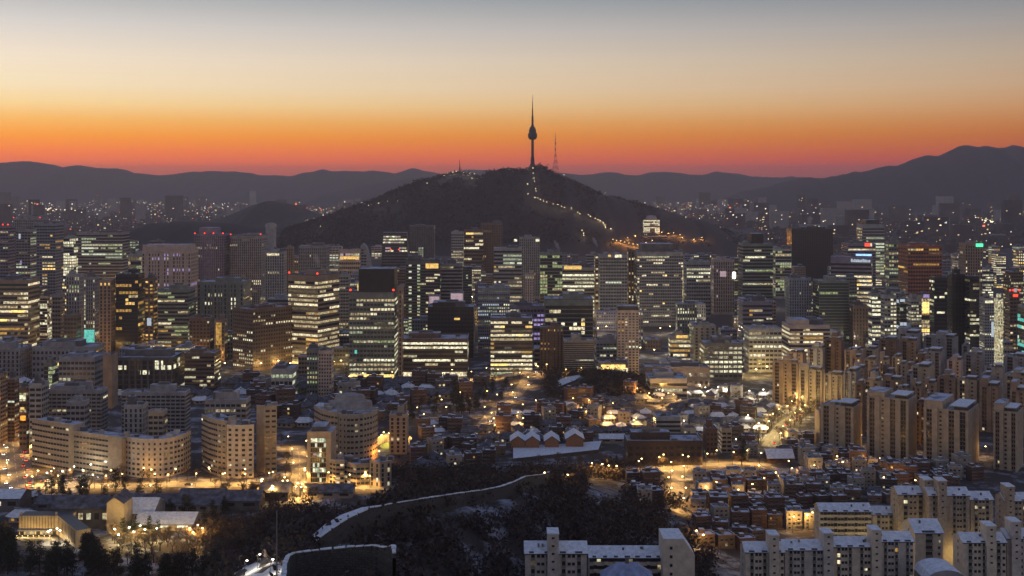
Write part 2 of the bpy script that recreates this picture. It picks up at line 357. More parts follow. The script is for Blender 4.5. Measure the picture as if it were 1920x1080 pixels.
# ------------------------------------------------------------------ on the mountain: tower, masts, ridge buildings, path lamps
def beacon_mesh():
    mb = MB(); mb.lathe([(0, 0), (.9, .3), (1.1, 1), (.9, 1.8), (0, 2.1)], 'red', 8); return mb.mesh('beacon')
BEACON = beacon_mesh()
def tower():
    d = 4000; k = d/F; x = X(998.5, d); zb = hill_z('mountain', x, d)-2
    t = root('observation_tower', (x, d, zb), 'tall slender tower with a round pod and spire on the wooded mountain', 'tower')
    zz = lambda py: Z(py, d)-zb
    m = MB(); m.lathe([(9, 0), (9, zz(310)), (6.4, zz(306)), (6.2, zz(296)), (4.6, zz(293)), (4.2, zz(260))], 'darkmetal', 20); m.obj('shaft', t)
    m = MB(); m.lathe([(13, 0), (13, 9), (12, 9.5), (0, 11)], 'concrete', 20); m.obj('base_building', t)
    m = MB(); m.lathe([(4.2, zz(262)), (10, zz(261.5)), (14.5, zz(258)), (15.2, zz(254)), (14.6, zz(250)), (11.5, zz(249.6)), (11.8, zz(244)), (9.5, zz(241.5)), (9.2, zz(239)), (6.2, zz(238)), (4.4, zz(235)), (0, zz(235))], 'darkmetal', 28); p = m.obj('pod', t)
    m = MB(); m.lathe([(15.4, zz(256)), (15.4, zz(255.2))], 'glass', 28); m.obj('window_ring', p)
    m = MB(); m.lathe([(3.6, zz(235.5)), (3.2, zz(222)), (2.6, zz(216)), (2.0, zz(215.5)), (1.7, zz(203)), (1.2, zz(202.5)), (1.0, zz(190)), (.6, zz(189.5)), (.4, zz(178))], 'darkmetal', 8); a = m.obj('antenna_spire', t)
    for py, r in ((226, 4.2), (219, 3.8), (209, 2.9), (197, 2.3)):
        m = MB(); m.lathe([(.6, zz(py)-1), (r, zz(py)-1), (r, zz(py)+.6), (.6, zz(py)+.6)], 'redpaint', 8); m.obj('antenna_collar', a)
tower()
def lattice(px, pyb, pyt, d, w, label, zb=None, col=('redpaint', 'whitepaint')):
    x = X(px, d); zb = (hill_z('mountain', x, d)-1.5) if zb is None else zb; H = Z(pyt, d)-zb
    t = root('lattice_mast', (x, d, zb), label, 'mast')
    n = 12; fz = lambda i: H*.86*i/n
    wd = lambda z: w*max(.09, (1-z/(H*.86))**2.2)/2
    for i in range(n):
        m = MB(); z0, z1 = fz(i), fz(i+1); a, b = wd(z0), wd(z1); c = col[i % 2]
        cs = [(-1, -1), (1, -1), (1, 1), (-1, 1)]
        for q in range(4):
            p, r = cs[q], cs[(q+1) % 4]
            m.bar((p[0]*a, p[1]*a, z0), (p[0]*b, p[1]*b, z1), .55, .5, c)
            m.bar((p[0]*a, p[1]*a, z0), (r[0]*b, r[1]*b, z1), .3, .3, c); m.bar((r[0]*a, r[1]*a, z0), (p[0]*b, p[1]*b, z1), .3, .3, c)
            m.bar((p[0]*b, p[1]*b, z1), (r[0]*b, r[1]*b, z1), .3, .3, c)
        m.obj('lattice_section', t)
    m = MB(); m.bar((0, 0, H*.85), (0, 0, H), .7, .3, 'darkmetal', 6); m.obj('aerial', t)
    return t
lattice(1041.5, 328, 249, 4000, 26, 'red and white lattice mast standing right of the slender tower')
t_ = lattice(862, 326, 297, 4000, 9, 'small thin mast on the left shoulder of the mountain', col=('darkmetal', 'darkmetal'))
link('beacon', BEACON, t_, (0, 0, Z(297, 4000)-t_.location.z)).scale = (1, 1, 1)

# ------------------------------------------------------------------ lamps
def lamp_meshes(h, head):
    m = MB(); m.bar((0, 0, 0), (0, 0, h), .14, .09, 'darkmetal', 6); m.bar((0, 0, h), (1.1, 0, h+.35), .08, .07, 'darkmetal', 5); a = m.mesh('pole')
    m = MB(); m.box(.72, 1.42, -.24, .24, h+.08, h+.44, head, bottom=True); b = m.mesh('lamp_head')
    return a, b
LM = {'gold': lamp_meshes(8, 'lamp'), 'white': lamp_meshes(7, 'lampwhite'), 'path': lamp_meshes(5, 'lampfar')}
LCOL = {'gold': (1, .53, .13), 'white': (1, .85, .6), 'path': (1, .66, .28), 'orange': (1, .38, .06), 'yellow': (1, .68, .22)}
NLAMP = 0
def point(col, power, parent, loc, r=.5, down=False):
    l = bpy.data.lights.new('light', 'SPOT' if down else 'POINT')
    if down: l.spot_size = math.radians(146); l.spot_blend = .6      # a road lamp's shade throws its light down
    l.color = LCOL[col]; l.energy = power; l.shadow_soft_size = r
    return link('light', l, parent, loc)
def lamp(x, y, z, label, group, power=3000, style='gold', col=None, scale=1, name='street_lamp', rz=0, light=True, down=False):
    t = root(name, (x, y, z), label, 'street lamp', group, rz, None if scale == 1 else (scale,)*3)
    a, b = LM[style]; link('pole', a, t); link('lamp_head', b, t)
    if light: point(col or style, power, t, (1.1, 0, (8 if style == 'gold' else 7 if style == 'white' else 5)-.5), down=down)
    return t
def mountain_lamps():
    path = PATH
    for px, py in path:
        x, y, z = hit(px, py, 'mountain')
        lamp(x, y, z+3, 'small glowing lamp on the path down the face of the tower mountain', 'path lamps down the mountain face', 3000, 'path', scale=1.7, name='path_lamp')
    for px, py in SCATTERED:
        x, y, z = hit(px, py, 'mountain')
        lamp(x, y, z+3, 'lone pale lamp among the dark trees of the tower mountain', 'scattered lamps on the mountain', 6000, 'path', 'white', 1.5, 'path_lamp')
    for px, py in [(1148, 459), (1155, 461), (1163, 462), (1170, 464), (1178, 466), (1186, 468), (1194, 469), (1202, 467), (1210, 465), (1222, 461), (1176, 456), (1190, 452), (1240, 445), (1252, 447), (1262, 446), (1274, 450), (1278, 456), (1300, 458), (1315, 455), (1333, 455), (1345, 452), (1362, 456)]:
        x, y, z = hit(px, py, 'mountain')
        lamp(x, y, z+1, 'orange road lamp on the bend below the lit hotel', 'orange road lamps at the foot of the mountain', 22000, 'gold', 'orange', 1.6)
mountain_lamps()
def ridge_house(px0, px1, py, label, lit, d=3960):
    x0, x1 = X(px0, d), X(px1, d); xc = (x0+x1)/2; z = min(hill_z('mountain', x0, d), hill_z('mountain', x1, d))-1; w = (x1-x0)/2; h = Z(py, d)-z
    t = root('ridge_building', (xc, d, z), label, 'building')
    m = MB(); m.box(-w, w, 0, 14, 0, h, 'concrete', 'roofsnow'); m.obj('wall', t)
    m = MB(); m.box(-w*.6, w*.3, 3, 11, h+.01, h+4, 'darkgrey'); m.obj('roof_room', t)
    n = int(w*2/5)
    for i in range(n):
        mm = MB(); mm.quad((-w+5*i+.6, -.08, h*.45), (-w+5*i+4.4, -.08, h*.45), (-w+5*i+4.4, -.08, h*.8), (-w+5*i+.6, -.08, h*.8), lit if (i*7) % 3 else 'glass'); mm.obj('window', t)
ridge_house(838, 886, 327, 'long low lit station on the left shoulder of the mountain', 'warmb')
ridge_house(942, 975, 317, 'low hall on the crest just left of the slender tower', 'warm')
ridge_house(984, 994, 316, 'small golden lit kiosk at the foot of the slender tower', 'gold', 3940)
# ------------------------------------------------------------------ city buildings
KEEP = []          # (x0, x1, lowest row that must stay visible, distance)
FOOT = []          # occupied ground rectangles
NAMED = []
PALS = {
    'warm': [('warm', 5), ('warmb', 2.5), ('dim', 2), ('amber', .5)], 'white': [('white', 5), ('whiteb', 3), ('warm', 2), ('dim', 1.5)],
    'cool': [('cool', 5), ('coolb', 2), ('white', 2), ('green', 2)], 'amber': [('amber', 5), ('amberb', 2), ('warm', 1), ('dim', 1)],
    'green': [('green', 5), ('cool', 2), ('warm', 1.5), ('dim', 1)], 'mix': [('warm', 3), ('white', 3), ('dim', 3), ('green', 2), ('amber', 1), ('coolb', .6)],
    'dim': [('dim', 6), ('warm', 1), ('green', 1)], 'yellow': [('warmb', 5), ('gold', 1), ('warm', 4), ('amber', 1)], 'purple': [('purple', 4), ('pink', 1), ('white', 1)], 'bright': [('whiteb', 5), ('white', 3), ('warmb', 1)],
    'teal': [('teal', 3), ('cool', 2), ('coolb', 1)], 'pinkish': [('pink', 4), ('white', 1)], 'blue': [('paleblue', 2), ('cool', 2), ('dim', 2)],
}
def pick(rng, pal):
    p = PALS[pal]; t = rng.random()*sum(w for _, w in p)
    for n, w in p:
        t -= w
        if t <= 0: return n
    return p[0][0]
STY = {'band': (.985, .52), 'punch': (.56, .5), 'grid': (.86, .74), 'wide': (.8, .5), 'curtain': (.95, .86), 'slot': (.42, .7)}
def pane_rows(parent, w, dp, z0, z1, nf, cell, lit, pal, style, rng, dark, over=(), sides=(True, True), slit=None, spal=None, name='window_band', run=.7, inset=0.04, mull='darkmetal'):
    gx, gy = STY[style]; fh = (z1-z0)/nf
    faces = [((-w/2, -dp/2), (1, 0), w, 0)]
    if sides[1]: faces.append(((w/2, -dp/2), (0, 1), dp, 1))
    if sides[0]: faces.append(((-w/2, dp/2), (0, -1), dp, 2))
    for i in range(nf):
        mb = MB(); zb = z0+(i+.5-gy/2)*fh; zc = zb+gy*fh; tfl = 1-(i+.5)/nf
        for (ox, oy), (ux, uy), L, face in faces:
            n = max(1, round(L/cell)); cw = L/n; nx, ny = uy, -ux
            pl = (lit*1.15 if face == 0 or slit is None else slit)*rng.choice((.2, .6, .9, 1.1, 1.2, 2.0)); state = rng.random() < pl; cur = pick(rng, pal); prev = None
            ix, iy = ox+nx*inset, oy+ny*inset; last = None
            def edge(s):      # one pair of vertices on the strip of windows
                k = len(mb.v); mb.v.append((ix+ux*s, iy+uy*s, zb)); mb.v.append((ix+ux*s, iy+uy*s, zc)); return k
            for j in range(n):
                p, pp = pl, pal if face == 0 or spal is None else spal
                if face == 0:
                    for (t0, t1, c0, c1, op, opal) in over:
                        if t0 <= tfl < t1 and c0 <= (j+.5)/n < c1: p, pp = op, opal or pp
                if rng.random() > run or p != prev: state = rng.random() < p; cur = pick(rng, pp) if p != prev or rng.random() < .3 else cur
                prev = p
                if rng.random() < .08: cur = pick(rng, pp)
                m = cur if state else dark; a = edge((j+.5-gx/2)*cw); b = edge((j+.5+gx/2)*cw)
                if last is not None: mb.f.append((last, a, a+1, last+1)); mb.m.append(mb.mi(mull))
                mb.f.append((a, b, b+1, a+1)); mb.m.append(mb.mi(m)); last = b
        if mb.f: mb.obj(name, parent)
def overlap(a, b): return a[0] < b[1] and b[0] < a[1] and a[2] < b[3] and b[2] < a[3]
def B(x0, x1, yt, yb, label, ref, yv=None, rot=0, split=None, dep=None, wall='grey', floors=None, cell=3.4, lit=.3, pal='mix', style='band', dark='glass', over=(), sides=(True, True), slit=None, spal=None,
      roof='roofsnow', pent=1, crown=None, fins=0, base=None, red=0, sign=None, cat='office building', name='office_building', fh=4.0, seed=None, ledge=False, podium=0, group=None, top=None, keep=True, blank=0):
    rng = random.Random(seed if seed is not None else int(x0*7+yt*13+yb))
    d = gd(yb); zb = 0.
    if split is None: wpx, theta = x1-x0, math.radians(rot)
    else: theta = math.radians(rot or 28); wpx = split-x0
    w = wpx*d/F/math.cos(theta)
    if split is not None: dp = (x1-split)*d/F/math.sin(theta)
    else:
        k = max(0, 960-x1, x0-960)          # the side turned to the viewer takes its share of x0..x1
        dp = dep or min(max(w*.75, 14), 40)
        if k: dp = max(7, min(dp, .38*(x1-x0)*d/k))
    H = Z(yt, d)-zb; x0w, x1w = X(x0, d), X(x1, d)
    if split is None:
        if x1 < 960: x1w = X(x1, d+dp)
        elif x0 > 960: x0w = X(x0, d+dp)
        w = x1w-x0w
    # nearest corner of the front face lies at distance d; root at the footprint's centre
    c, s = math.cos(theta), math.sin(theta)
    if split is not None: px_, py_ = X(split, d), d; cx, cy = px_-w/2*c-(dp/2)*s, py_+w/2*s*1.0+dp/2*c; rz = -theta
    else: cx, cy, rz = (x0w+x1w)/2, d+dp/2, 0
    if split is not None:
        # front face runs from the near corner away to the left, side face away to the right
        ang = theta; fx = (math.cos(ang), -math.sin(ang)); gx_ = (math.sin(ang), math.cos(ang))
        cx = px_-fx[0]*w/2+gx_[0]*dp/2; cy = d-fx[1]*w/2+gx_[1]*dp/2
    t = root(name, (cx, cy, zb), label, cat, group, rz)
    m = MB(); m.box(-w/2, w/2, -dp/2, dp/2, -.5, H, wall, roof)
    if fins:
        for k in range(fins+1):
            xx = -w/2+w*k/fins; ww = w/fins*.16
            m.box(max(-w/2, xx-ww), min(w/2, xx+ww), -dp/2-.5, -dp/2-.02, 2, H-.6, wall)
    if ledge:
        for k in range(1, floors or int(H/fh)): zz = H*k/(floors or int(H/fh)); m.box(-w/2-.4, w/2+.4, -dp/2-.4, dp/2+.4, zz-.25, zz+.25, wall)
    m.obj('wall', t)
    m = MB(); e = .35
    for (a0, a1, b0, b1) in ((-w/2-.03, w/2+.03, -dp/2-.03, -dp/2+e), (-w/2-.03, w/2+.03, dp/2-e, dp/2+.03), (-w/2-.03, -w/2+e, -dp/2+e, dp/2-e), (w/2-e, w/2+.03, -dp/2+e, dp/2-e)):
        m.box(a0, a1, b0, b1, H+.004, H+1.1, wall if crown is None else crown, 'snow' if roof == 'roofsnow' else None)
    m.obj('parapet', t)
    nf = floors or max(1, int((H-3)/fh)); z0 = H*.04 if nf > 4 else .6; z1 = H-(H/nf*.35)
    if crown:      # blind or dark top storey
        z1 = H-H/nf*1.1
    if style != 'none':
        pane_rows(t, w, dp, z0, z1, nf, cell, lit, pal, style, rng, dark, over, sides, slit, spal, mull=wall if style in ('punch', 'slot', 'wide') else 'darkmetal')
    if base:
        m = MB(); m.box(-w/2+.5, w/2-.5, -dp/2-.25, -dp/2-.08, .4, min(5., H*.12), base); m.obj('lobby_glazing', t)
    for k in range(pent):
        pw, pd, ph = w*rng.uniform(.3, .6), dp*rng.uniform(.3, .6), rng.uniform(3, 6.5)
        ox, oy = rng.uniform(-.5, .5)*(w-pw-2), rng.uniform(-.5, .5)*(dp-pd-2)
        m = MB(); m.box(ox-pw/2, ox+pw/2, oy-pd/2, oy+pd/2, H+.004, H+ph, wall if rng.random() < .6 else 'darkgrey', 'roofsnow')
        m.box(ox-pw*.2, ox+pw*.25, oy-pd*.3, oy+pd*.2, H+ph+.004, H+ph+rng.uniform(.8, 2), 'darkgrey'); m.obj('penthouse', t)
    if top:
        for (a0, a1, hh, mm) in top:
            m = MB(); m.box(-w/2+a0*w, -w/2+a1*w, -dp*.42, dp*.42, H+.004, H+hh, mm, 'roofsnow'); m.obj('plant_storey', t)
    for k in range(rng.randint(3, 7)):
        ox, oy, q = rng.uniform(-.42, .42)*w, rng.uniform(-.42, .42)*dp, rng.uniform(.6, 2.2); m = MB(); m.box(ox-q, ox+q, oy-q*.7, oy+q*.7, H+.006+k*.002, H+rng.uniform(1.2, 2.6), rng.choice(('steel', 'darkgrey', 'palegrey'))); m.obj('roof_unit', t)
    if rng.random() < .5: ox = rng.uniform(-.3, .3)*w; m = MB(); m.bar((ox, 0, H), (ox, 0, H+rng.uniform(5, 12)), .22, .1, 'steel', 4); m.obj('roof_mast', t)
    for k in range(red):
        sx = -1 if k % 2 == 0 else 1; link('beacon', BEACON, t, (sx*w/2*(.95 if k < 2 else .3), -dp/2+.4, H+1.1))
    if sign:
        for (u0, u1, v0, v1, mm) in sign:     # fractions of width and height on the front face
            m = MB(); m.box(-w/2+u0*w, -w/2+u1*w, -dp/2-.7, -dp/2-.15, H*(1-v1), H*(1-v0), mm, bottom=True); m.obj('lit_sign', t)
    if podium:
        m = MB(); m.box(-w/2-3, w/2+3, -dp/2-4, -dp/2-.05, 0, podium, wall, 'roofsnow'); p = m.obj('podium', t)
        m = MB(); m.quad((-w/2, -dp/2-4.06, 1), (w/2, -dp/2-4.06, 1), (w/2, -dp/2-4.06, podium-1.2), (-w/2, -dp/2-4.06, podium-1.2), 'warmb'); m.obj('shop_front', p)
    if keep: KEEP.append((x0, x1, (yv if yv is not None else yb-4), d))
    FOOT.append((cx-max(w, dp)/2*1.05, cx+max(w, dp)/2*1.05, d-2, cy+max(w*.5, dp*.55)))
    if ref: NAMED.append(((x0+x1)/2, d, ref, x0, x1, yt))
    return t, w, dp, H

# ---- the front row of offices
B(655, 746, 548, 712, 'broad office tower with nearly every floor lit under a black plant block', 'the broad lit tower', wall='greengrey', floors=17, cell=3.2, lit=.7, pal='white', style='wide', dark='glassgreen', base='gold', over=[(0, .13, 0, .14, .1, 'dim'), (.13, .3, .5, 1, .7, 'yellow'), (.42, .56, 0, 1, .6, 'cool'), (.6, .72, 0, 1, .45, 'cool')], crown='black', pent=0, top=[(.2, .99, 22, 'black')], red=2, sign=[(.18, .2, -.09, -.02, 'amberb'), (.12, .17, .66, .7, 'teal')])
B(747, 757, 540, 711, 'narrow unlit brown shaft attached beside the broad lit tower', None, wall='palebrown', floors=18, lit=.04, style='slot', pent=0, dep=20, cell=2.6)
B(535, 627, 517, 690, 'warm lit office tower showing a bright face and a darker side face', 'the warm corner tower', yv=668, split=596, rot=26, wall='palebrown', floors=19, cell=3.6, lit=.92, pal='warm', style='band', slit=.62, spal='warm', crown='darkgrey', pent=1, base='gold', over=[(0, .07, 0, 1, .4, 'warm'), (.2, .26, 0, 1, .8, 'amber'), (.7, 1, .6, 1, .9, 'amber')], red=2)
B(750, 879, 637, 706, 'low wide office block with long bright strips of lit floors', 'the low wide lit block', wall='brown', floors=8, cell=4, lit=.5, pal='white', style='band', base='warmb', over=[(0, .25, 0, 1, .95, 'bright'), (.25, .5, .25, 1, .35, 'white'), (.5, .62, .2, 1, .95, 'bright'), (.62, 1, 0, 1, .3, 'warm')], dark='glassgreen', pent=1)
B(920, 998, 598, 708, 'bright square office block with evenly lit floors beside the low wide block', 'the bright square block', wall='darkgrey', floors=13, cell=3.4, lit=.85, pal='yellow', style='band', base='cool', over=[(0, .1, 0, 1, .3, 'warm'), (.1, .2, .3, 1, .5, 'amber'), (.4, .55, 0, 1, .6, 'warm'), (.62, .7, 0, 1, .5, 'white')], pent=1)
B(1056, 1113, 640, 712, 'unlit grey slab with close horizontal stripes by the dark wooded knoll', 'the striped grey slab', wall='concrete', floors=17, lit=.02, style='band', pent=1, dark='glass')
B(1012, 1056, 615, 700, 'brown slab tower with narrow dark window slots and one amber pair', 'the brown slotted slab', wall='brown', floors=16, lit=.03, style='slot', pal='amber', cell=3.4, fins=6)
B(1155, 1198, 584, 704, 'tall beige residential tower with a lit stair column and dark cap', 'the beige residential tower', wall='pinkbeige', floors=22, lit=.1, style='punch', cell=3.2, over=[(0, 1, .38, .55, .5, 'warm')], pent=0, top=[(.02, .98, 5, 'black')], slit=.05)
B(428, 536, 582, 697, 'brown office block speckled with small white windows left of the warm corner tower', 'the speckled brown office', yv=684, split=474, rot=40, wall='brown', floors=15, cell=3.1, lit=.42, pal='white', style='punch', slit=.16, spal='warm', pent=1, over=[(0, .18, 0, 1, .05, None)])
B(1312, 1392, 645, 712, 'stocky office block with large square white windows behind the bright plaza strip', 'the stocky white-windowed office', wall='darkgrey', floors=7, cell=4.6, lit=.5, pal='white', style='wide', over=[(.1, .24, .2, 1, .9, 'bright')], pent=1, slit=.6)
B(1394, 1466, 618, 698, 'grey block with one bright top row of windows left of the yellow office', 'the grey top-lit block', wall='palegrey', floors=9, cell=4, lit=.22, pal='white', style='wide', over=[(.06, .2, 0, 1, .85, 'bright')], dark='glass')
B(1466, 1556, 612, 694, 'yellow lit office with pink frame at the edge of the beige towers', 'the yellow pink-framed office', yv=668, wall='pinkbeige', floors=10, cell=3.4, lit=.85, pal='yellow', style='band', over=[(0, 1, .25, .33, .02, None), (0, 1, .86, 1, .0, None)], pent=1, top=[(.1, .5, 6, 'pinkbeige')])
B(1296, 1342, 612, 700, 'plain grey windowless slab left of the stocky white-windowed office', 'the plain grey slab', yv=680, wall='concrete', floors=14, lit=.05, style='slot', pal='warm', cell=5)
B(1253, 1294, 632, 690, 'small block with five rows of yellowish windows near the plain grey slab', 'the small yellow-row block', yv=664, wall='grey', floors=6, cell=3, lit=.8, pal='yellow', style='band', sign=[(.3, .9, -.06, .03, 'amberb')])
B(1116, 1156, 640, 700, 'low grey office with a few greenish windows left of the beige residential tower', 'the low greenish office', wall='bluegrey', floors=8, lit=.22, pal='cool', style='wide')
B(0, 74, 527, 668, 'wide brown office at the left edge with amber lit floors', 'the wide amber-floored office', yv=640, wall='palebrown', floors=16, cell=4, lit=.22, pal='yellow', style='band', over=[(.1, .2, .1, 1, .9, 'yellow'), (.5, .56, 0, .8, .8, 'yellow'), (.6, .75, 0, 1, .6, 'amber'), (.8, .86, .5, 1, .9, 'yellow')], dark='glassgreen')
B(75, 97, 557, 664, 'narrow tower with a white lit stair front beside the wide amber-floored office', 'the narrow white-lit tower', yv=636, wall='pinkbeige', floors=20, cell=2.6, lit=.55, pal='white', style='grid')
B(186, 216, 527, 668, 'left wing of the brown twin tower with a pale concrete fin', 'the brown twin wing', yv=644, wall='palebrown', floors=20, cell=4, lit=.05, pal='amber', style='slot', pent=0)
B(217, 271, 516, 666, 'dark brown twin tower with scattered amber windows', 'the brown twin tower', yv=646, wall='black', floors=21, cell=3.6, lit=.16, pal='amber', style='grid', pent=1, over=[(.3, .37, .5, .8, .9, 'amber')])
B(271, 295, 523, 664, 'right wing of the dark brown twin tower with columns of amber windows', 'the amber right wing', yv=646, wall='brown', floors=20, cell=4, lit=.5, pal='amber', style='punch', sign=[(.3, .75, .52, .62, 'paleblue')])
B(296, 366, 544, 664, 'grey green office with two lit upper floors right of the brown twin tower', 'the grey green office', yv=640, wall='greengrey', floors=16, cell=3.6, lit=.2, pal='green', style='band', over=[(.1, .2, 0, .9, .8, 'yellow'), (.5, 1, 0, .45, .55, 'yellow')])
B(370, 470, 530, 650, 'broad unlit dark block behind the speckled brown office', 'the broad dark block', yv=588, wall='greengrey', floors=14, cell=3.6, lit=.05, pal='white', style='slot', fins=9, over=[(.05, .4, .75, .9, .4, 'white')])
B(355, 402, 598, 672, 'squat dark block left of the tall orange lit panel', 'the squat dark block', yv=650, wall='brown', floors=10, lit=.05, pal='white', style='punch')
B(402, 427, 602, 676, 'narrow block with a tall orange glowing panel on its front', 'the orange panel block', yv=650, wall='palebrown', floors=10, lit=.08, pal='amber', style='slot', sign=[(.15, .7, .04, .6, 'amber')])  # the panel glows by its own emission
B(98, 122, 553, 655, 'plain grey block right of the narrow white-lit tower', 'the plain grey block', yv=600, wall='grey', floors=12, lit=.06, style='wide')
B(124, 158, 516, 646, 'whitish windowless block above a cold lit yard near the brown twin tower', 'the whitish block', yv=560, wall='palegrey', floors=16, lit=.08, pal='cool', style='slot')
B(157, 186, 521, 656, 'blue grey panel tower with light points down both edges', 'the blue grey panel tower', yv=612, wall='bluegrey', floors=18, cell=2.6, lit=.02, pal='white', style='slot', over=[(0, 1, 0, .12, .7, 'white'), (0, 1, .88, 1, .7, 'white')], sign=[(.05, .95, .72, .9, 'teal')])
B(120, 152, 592, 662, 'squat black block in front of the whitish block', 'the squat black block', yv=622, wall='darkgrey', floors=8, lit=.02, style='wide')
# ---- second row
B(761, 828, 488, 640, 'dark tower with an orange lit strip on top and lit right half', 'the orange-topped dark tower', yv=600, wall='darkgrey', floors=24, cell=3.4, lit=.05, pal='green', style='band', over=[(.12, .95, .55, 1, .55, 'yellow'), (0, 1, .08, .14, .8, 'cool'), (0, 1, .34, .4, .8, 'cool')], sign=[(.58, .95, .04, .10, 'amberb')], crown='black')
B(828, 868, 496, 632, 'plain grey tower right of the orange-topped dark tower', 'the plain grey tower', yv=550, wall='grey', floors=20, lit=.02, style='band')
B(803, 826, 556, 648, 'small block carrying a pale pink lit screen, the left one of two', 'the left pink screen block', yv=575, wall='grey', floors=12, lit=.03, style='slot', sign=[(.1, .95, .0, .21, 'pink')], pent=0)
B(844, 870, 550, 650, 'small block carrying a pale pink lit screen, the right one of two', 'the right pink screen block', yv=574, wall='grey', floors=12, lit=.03, style='slot', sign=[(.05, .95, .0, .25, 'pink')], pent=0)
B(802, 890, 577, 672, 'black stepped block behind the low wide lit block with few windows', 'the black stepped block', yv=636, wall='black', floors=12, lit=.03, pal='amber', style='wide', top=[(.1, .6, 5, 'black')], sign=[(.58, .7, .2, .24, 'amberb')])
B(896, 956, 541, 660, 'pale blue office with a white dotted facade behind the bright square block', 'the pale blue dotted office', yv=606, wall='bluegrey', floors=18, cell=2.4, lit=.5, pal='blue', style='punch', over=[(.2, .4, .7, 1, .95, 'bright')])
B(1020, 1112, 562, 672, 'black office block with a few bright yellow windows in a vertical line', 'the black yellow-lined office', yv=618, wall='greengrey', floors=12, cell=4.2, lit=.03, pal='yellow', style='grid', over=[(.25, .6, .74, .8, 1, 'yellow'), (.7, .9, .74, .8, 1, 'yellow'), (.32, .44, .35, .68, .85, 'bright'), (.28, .34, .12, .26, .9, 'yellow'), (.44, .5, .17, .24, .9, 'yellow')], dark='glass', crown='darkgrey')
B(955, 1020, 575, 660, 'low pale violet office between the bright square block and the black office', 'the pale violet office', yv=600, wall='purplegrey', floors=9, lit=.2, pal='purple', style='wide', cell=4)
B(1189, 1281, 472, 612, 'big dark tower with one long lit line at its top and a gold right edge', 'the big gold-edged tower', yv=570, wall='grey', floors=22, cell=3, lit=.12, pal='yellow', style='wide', over=[(.0, .06, .05, .68, 1, 'bright'), (.12, .18, .1, .6, .7, 'cool'), (0, 1, 0, .05, .55, 'yellow')], crown='darkgrey', top=[(.1, .8, 10, 'darkgrey')], sign=[(.982, 1, .22, .95, 'warm')], pent=0)
B(1122, 1176, 480, 614, 'bare grey concrete tower with a single pale window row', 'the bare concrete tower', yv=584, wall='grey', floors=20, lit=.01, pal='cool', style='wide', over=[(.33, .38, .25, .8, .9, 'cool'), (.22, .3, .7, 1, .5, 'blue')], sign=[(.55, .8, -.02, .02, 'whiteb'), (.3, .4, -.02, .01, 'amberb')])
B(1176, 1189, 470, 608, 'thin shaft with a lit stair line between two dark towers', 'the thin stair shaft', yv=570, wall='brown', floors=24, lit=.3, pal='warm', style='slot', pent=0, cell=5)
B(1053, 1114, 503, 600, 'tower with blazing white floors and an amber line along its top', 'the blazing white tower', yv=562, wall='palegrey', floors=13, cell=3.4, lit=.97, pal='bright', style='band', over=[(.35, .42, .1, .4, .1, None)], sign=[(.05, .6, -.05, .02, 'amberb')], pent=1, slit=.4)
B(1012, 1054, 476, 605, 'dark tower with ragged greenish windows left of the blazing white tower', 'the ragged green-lit tower', yv=560, wall='greengrey', floors=20, cell=3.2, lit=.4, pal='green', style='grid', over=[(0, 1, .3, .55, .08, None)])
B(1114, 1123, 478, 604, 'narrow shaft with a column of warm light beside the blazing white tower', 'the narrow warm shaft', yv=580, wall='palebrown', floors=22, lit=.7, pal='warm', style='punch', pent=0, cell=4)
B(984, 1002, 516, 610, 'slim beige block among lower roofs left of the ragged green-lit tower', 'the slim beige block', yv=578, wall='pinkbeige', floors=18, lit=.04, style='slot')
B(1282, 1332, 492, 596, 'block with a whitish lit upper half right of the big gold-edged tower', 'the whitish half-lit block', yv=530, wall='palegrey', floors=14, cell=3.2, lit=.12, pal='white', style='wide', over=[(.05, .38, 0, 1, .75, 'white')])
B(1333, 1377, 488, 590, 'pinkish windowless block with a fierce white floodlight at its corner', 'the pinkish block', yv=526, wall='pinkbeige', floors=14, lit=.04, pal='pinkish', style='slot', sign=[(.93, 1.05, .22, .33, 'lampwhite'), (.3, .6, .2, .3, 'pink')])
B(1384, 1449, 458, 604, 'tall dark tower with three thin lit floor lines left of the black slab', 'the three-line tower', yv=560, wall='greengrey', floors=22, cell=3.2, lit=.05, pal='cool', style='band', over=[(.14, .18, .05, .8, 1, 'bright'), (.31, .36, .1, 1, .95, 'cool'), (.5, .55, 0, 1, .95, 'white')], top=[(.3, .7, 14, 'black')])
B(1384, 1448, 567, 664, 'dark violet block with a curved white light line near its base', 'the dark violet block', yv=602, wall='purplegrey', floors=11, lit=.03, pal='yellow', style='band', over=[(.05, .3, .25, .32, .9, 'amber')], sign=[(.35, .7, .33, .36, 'white'), (.8, 1, .3, .33, 'white')])
B(1472, 1521, 523, 640, 'dark slate tower with hardly any light in front of the black slab', 'the dark slate tower', yv=610, wall='bluegrey', floors=20, lit=.02, style='slot', cell=3)
B(1524, 1592, 528, 646, 'dark green glass tower with a matte grid front', 'the dark green tower', yv=620, wall='greengrey', floors=20, lit=.04, pal='green', style='grid', cell=3, dark='glassgreen')
B(1564, 1650, 484, 634, 'dark purple tower with bright yellow floors under a blue rooftop sign', 'the blue-signed tower', yv=520, split=1634, rot=20, wall='purplegrey', floors=18, cell=3, lit=.9, pal='yellow', style='band', slit=.08, over=[(0, .14, 0, 1, 0, None), (0, 1, 0, .1, 0, None), (.62, 1, 0, 1, .02, None), (.3, .62, .1, .4, .0, None), (.42, .45, .5, .8, .1, None)], crown='purplegrey')
B(1592, 1628, 575, 650, 'brown blank block below the yellow floors of the blue-signed tower', 'the brown blank block', yv=618, wall='brown', floors=10, lit=.03, style='slot', pal='warm')
B(1628, 1651, 552, 668, 'small white-rowed office right of the brown blank block', 'the white-rowed office', yv=634, wall='grey', floors=14, lit=.75, pal='bright', style='band', cell=3)
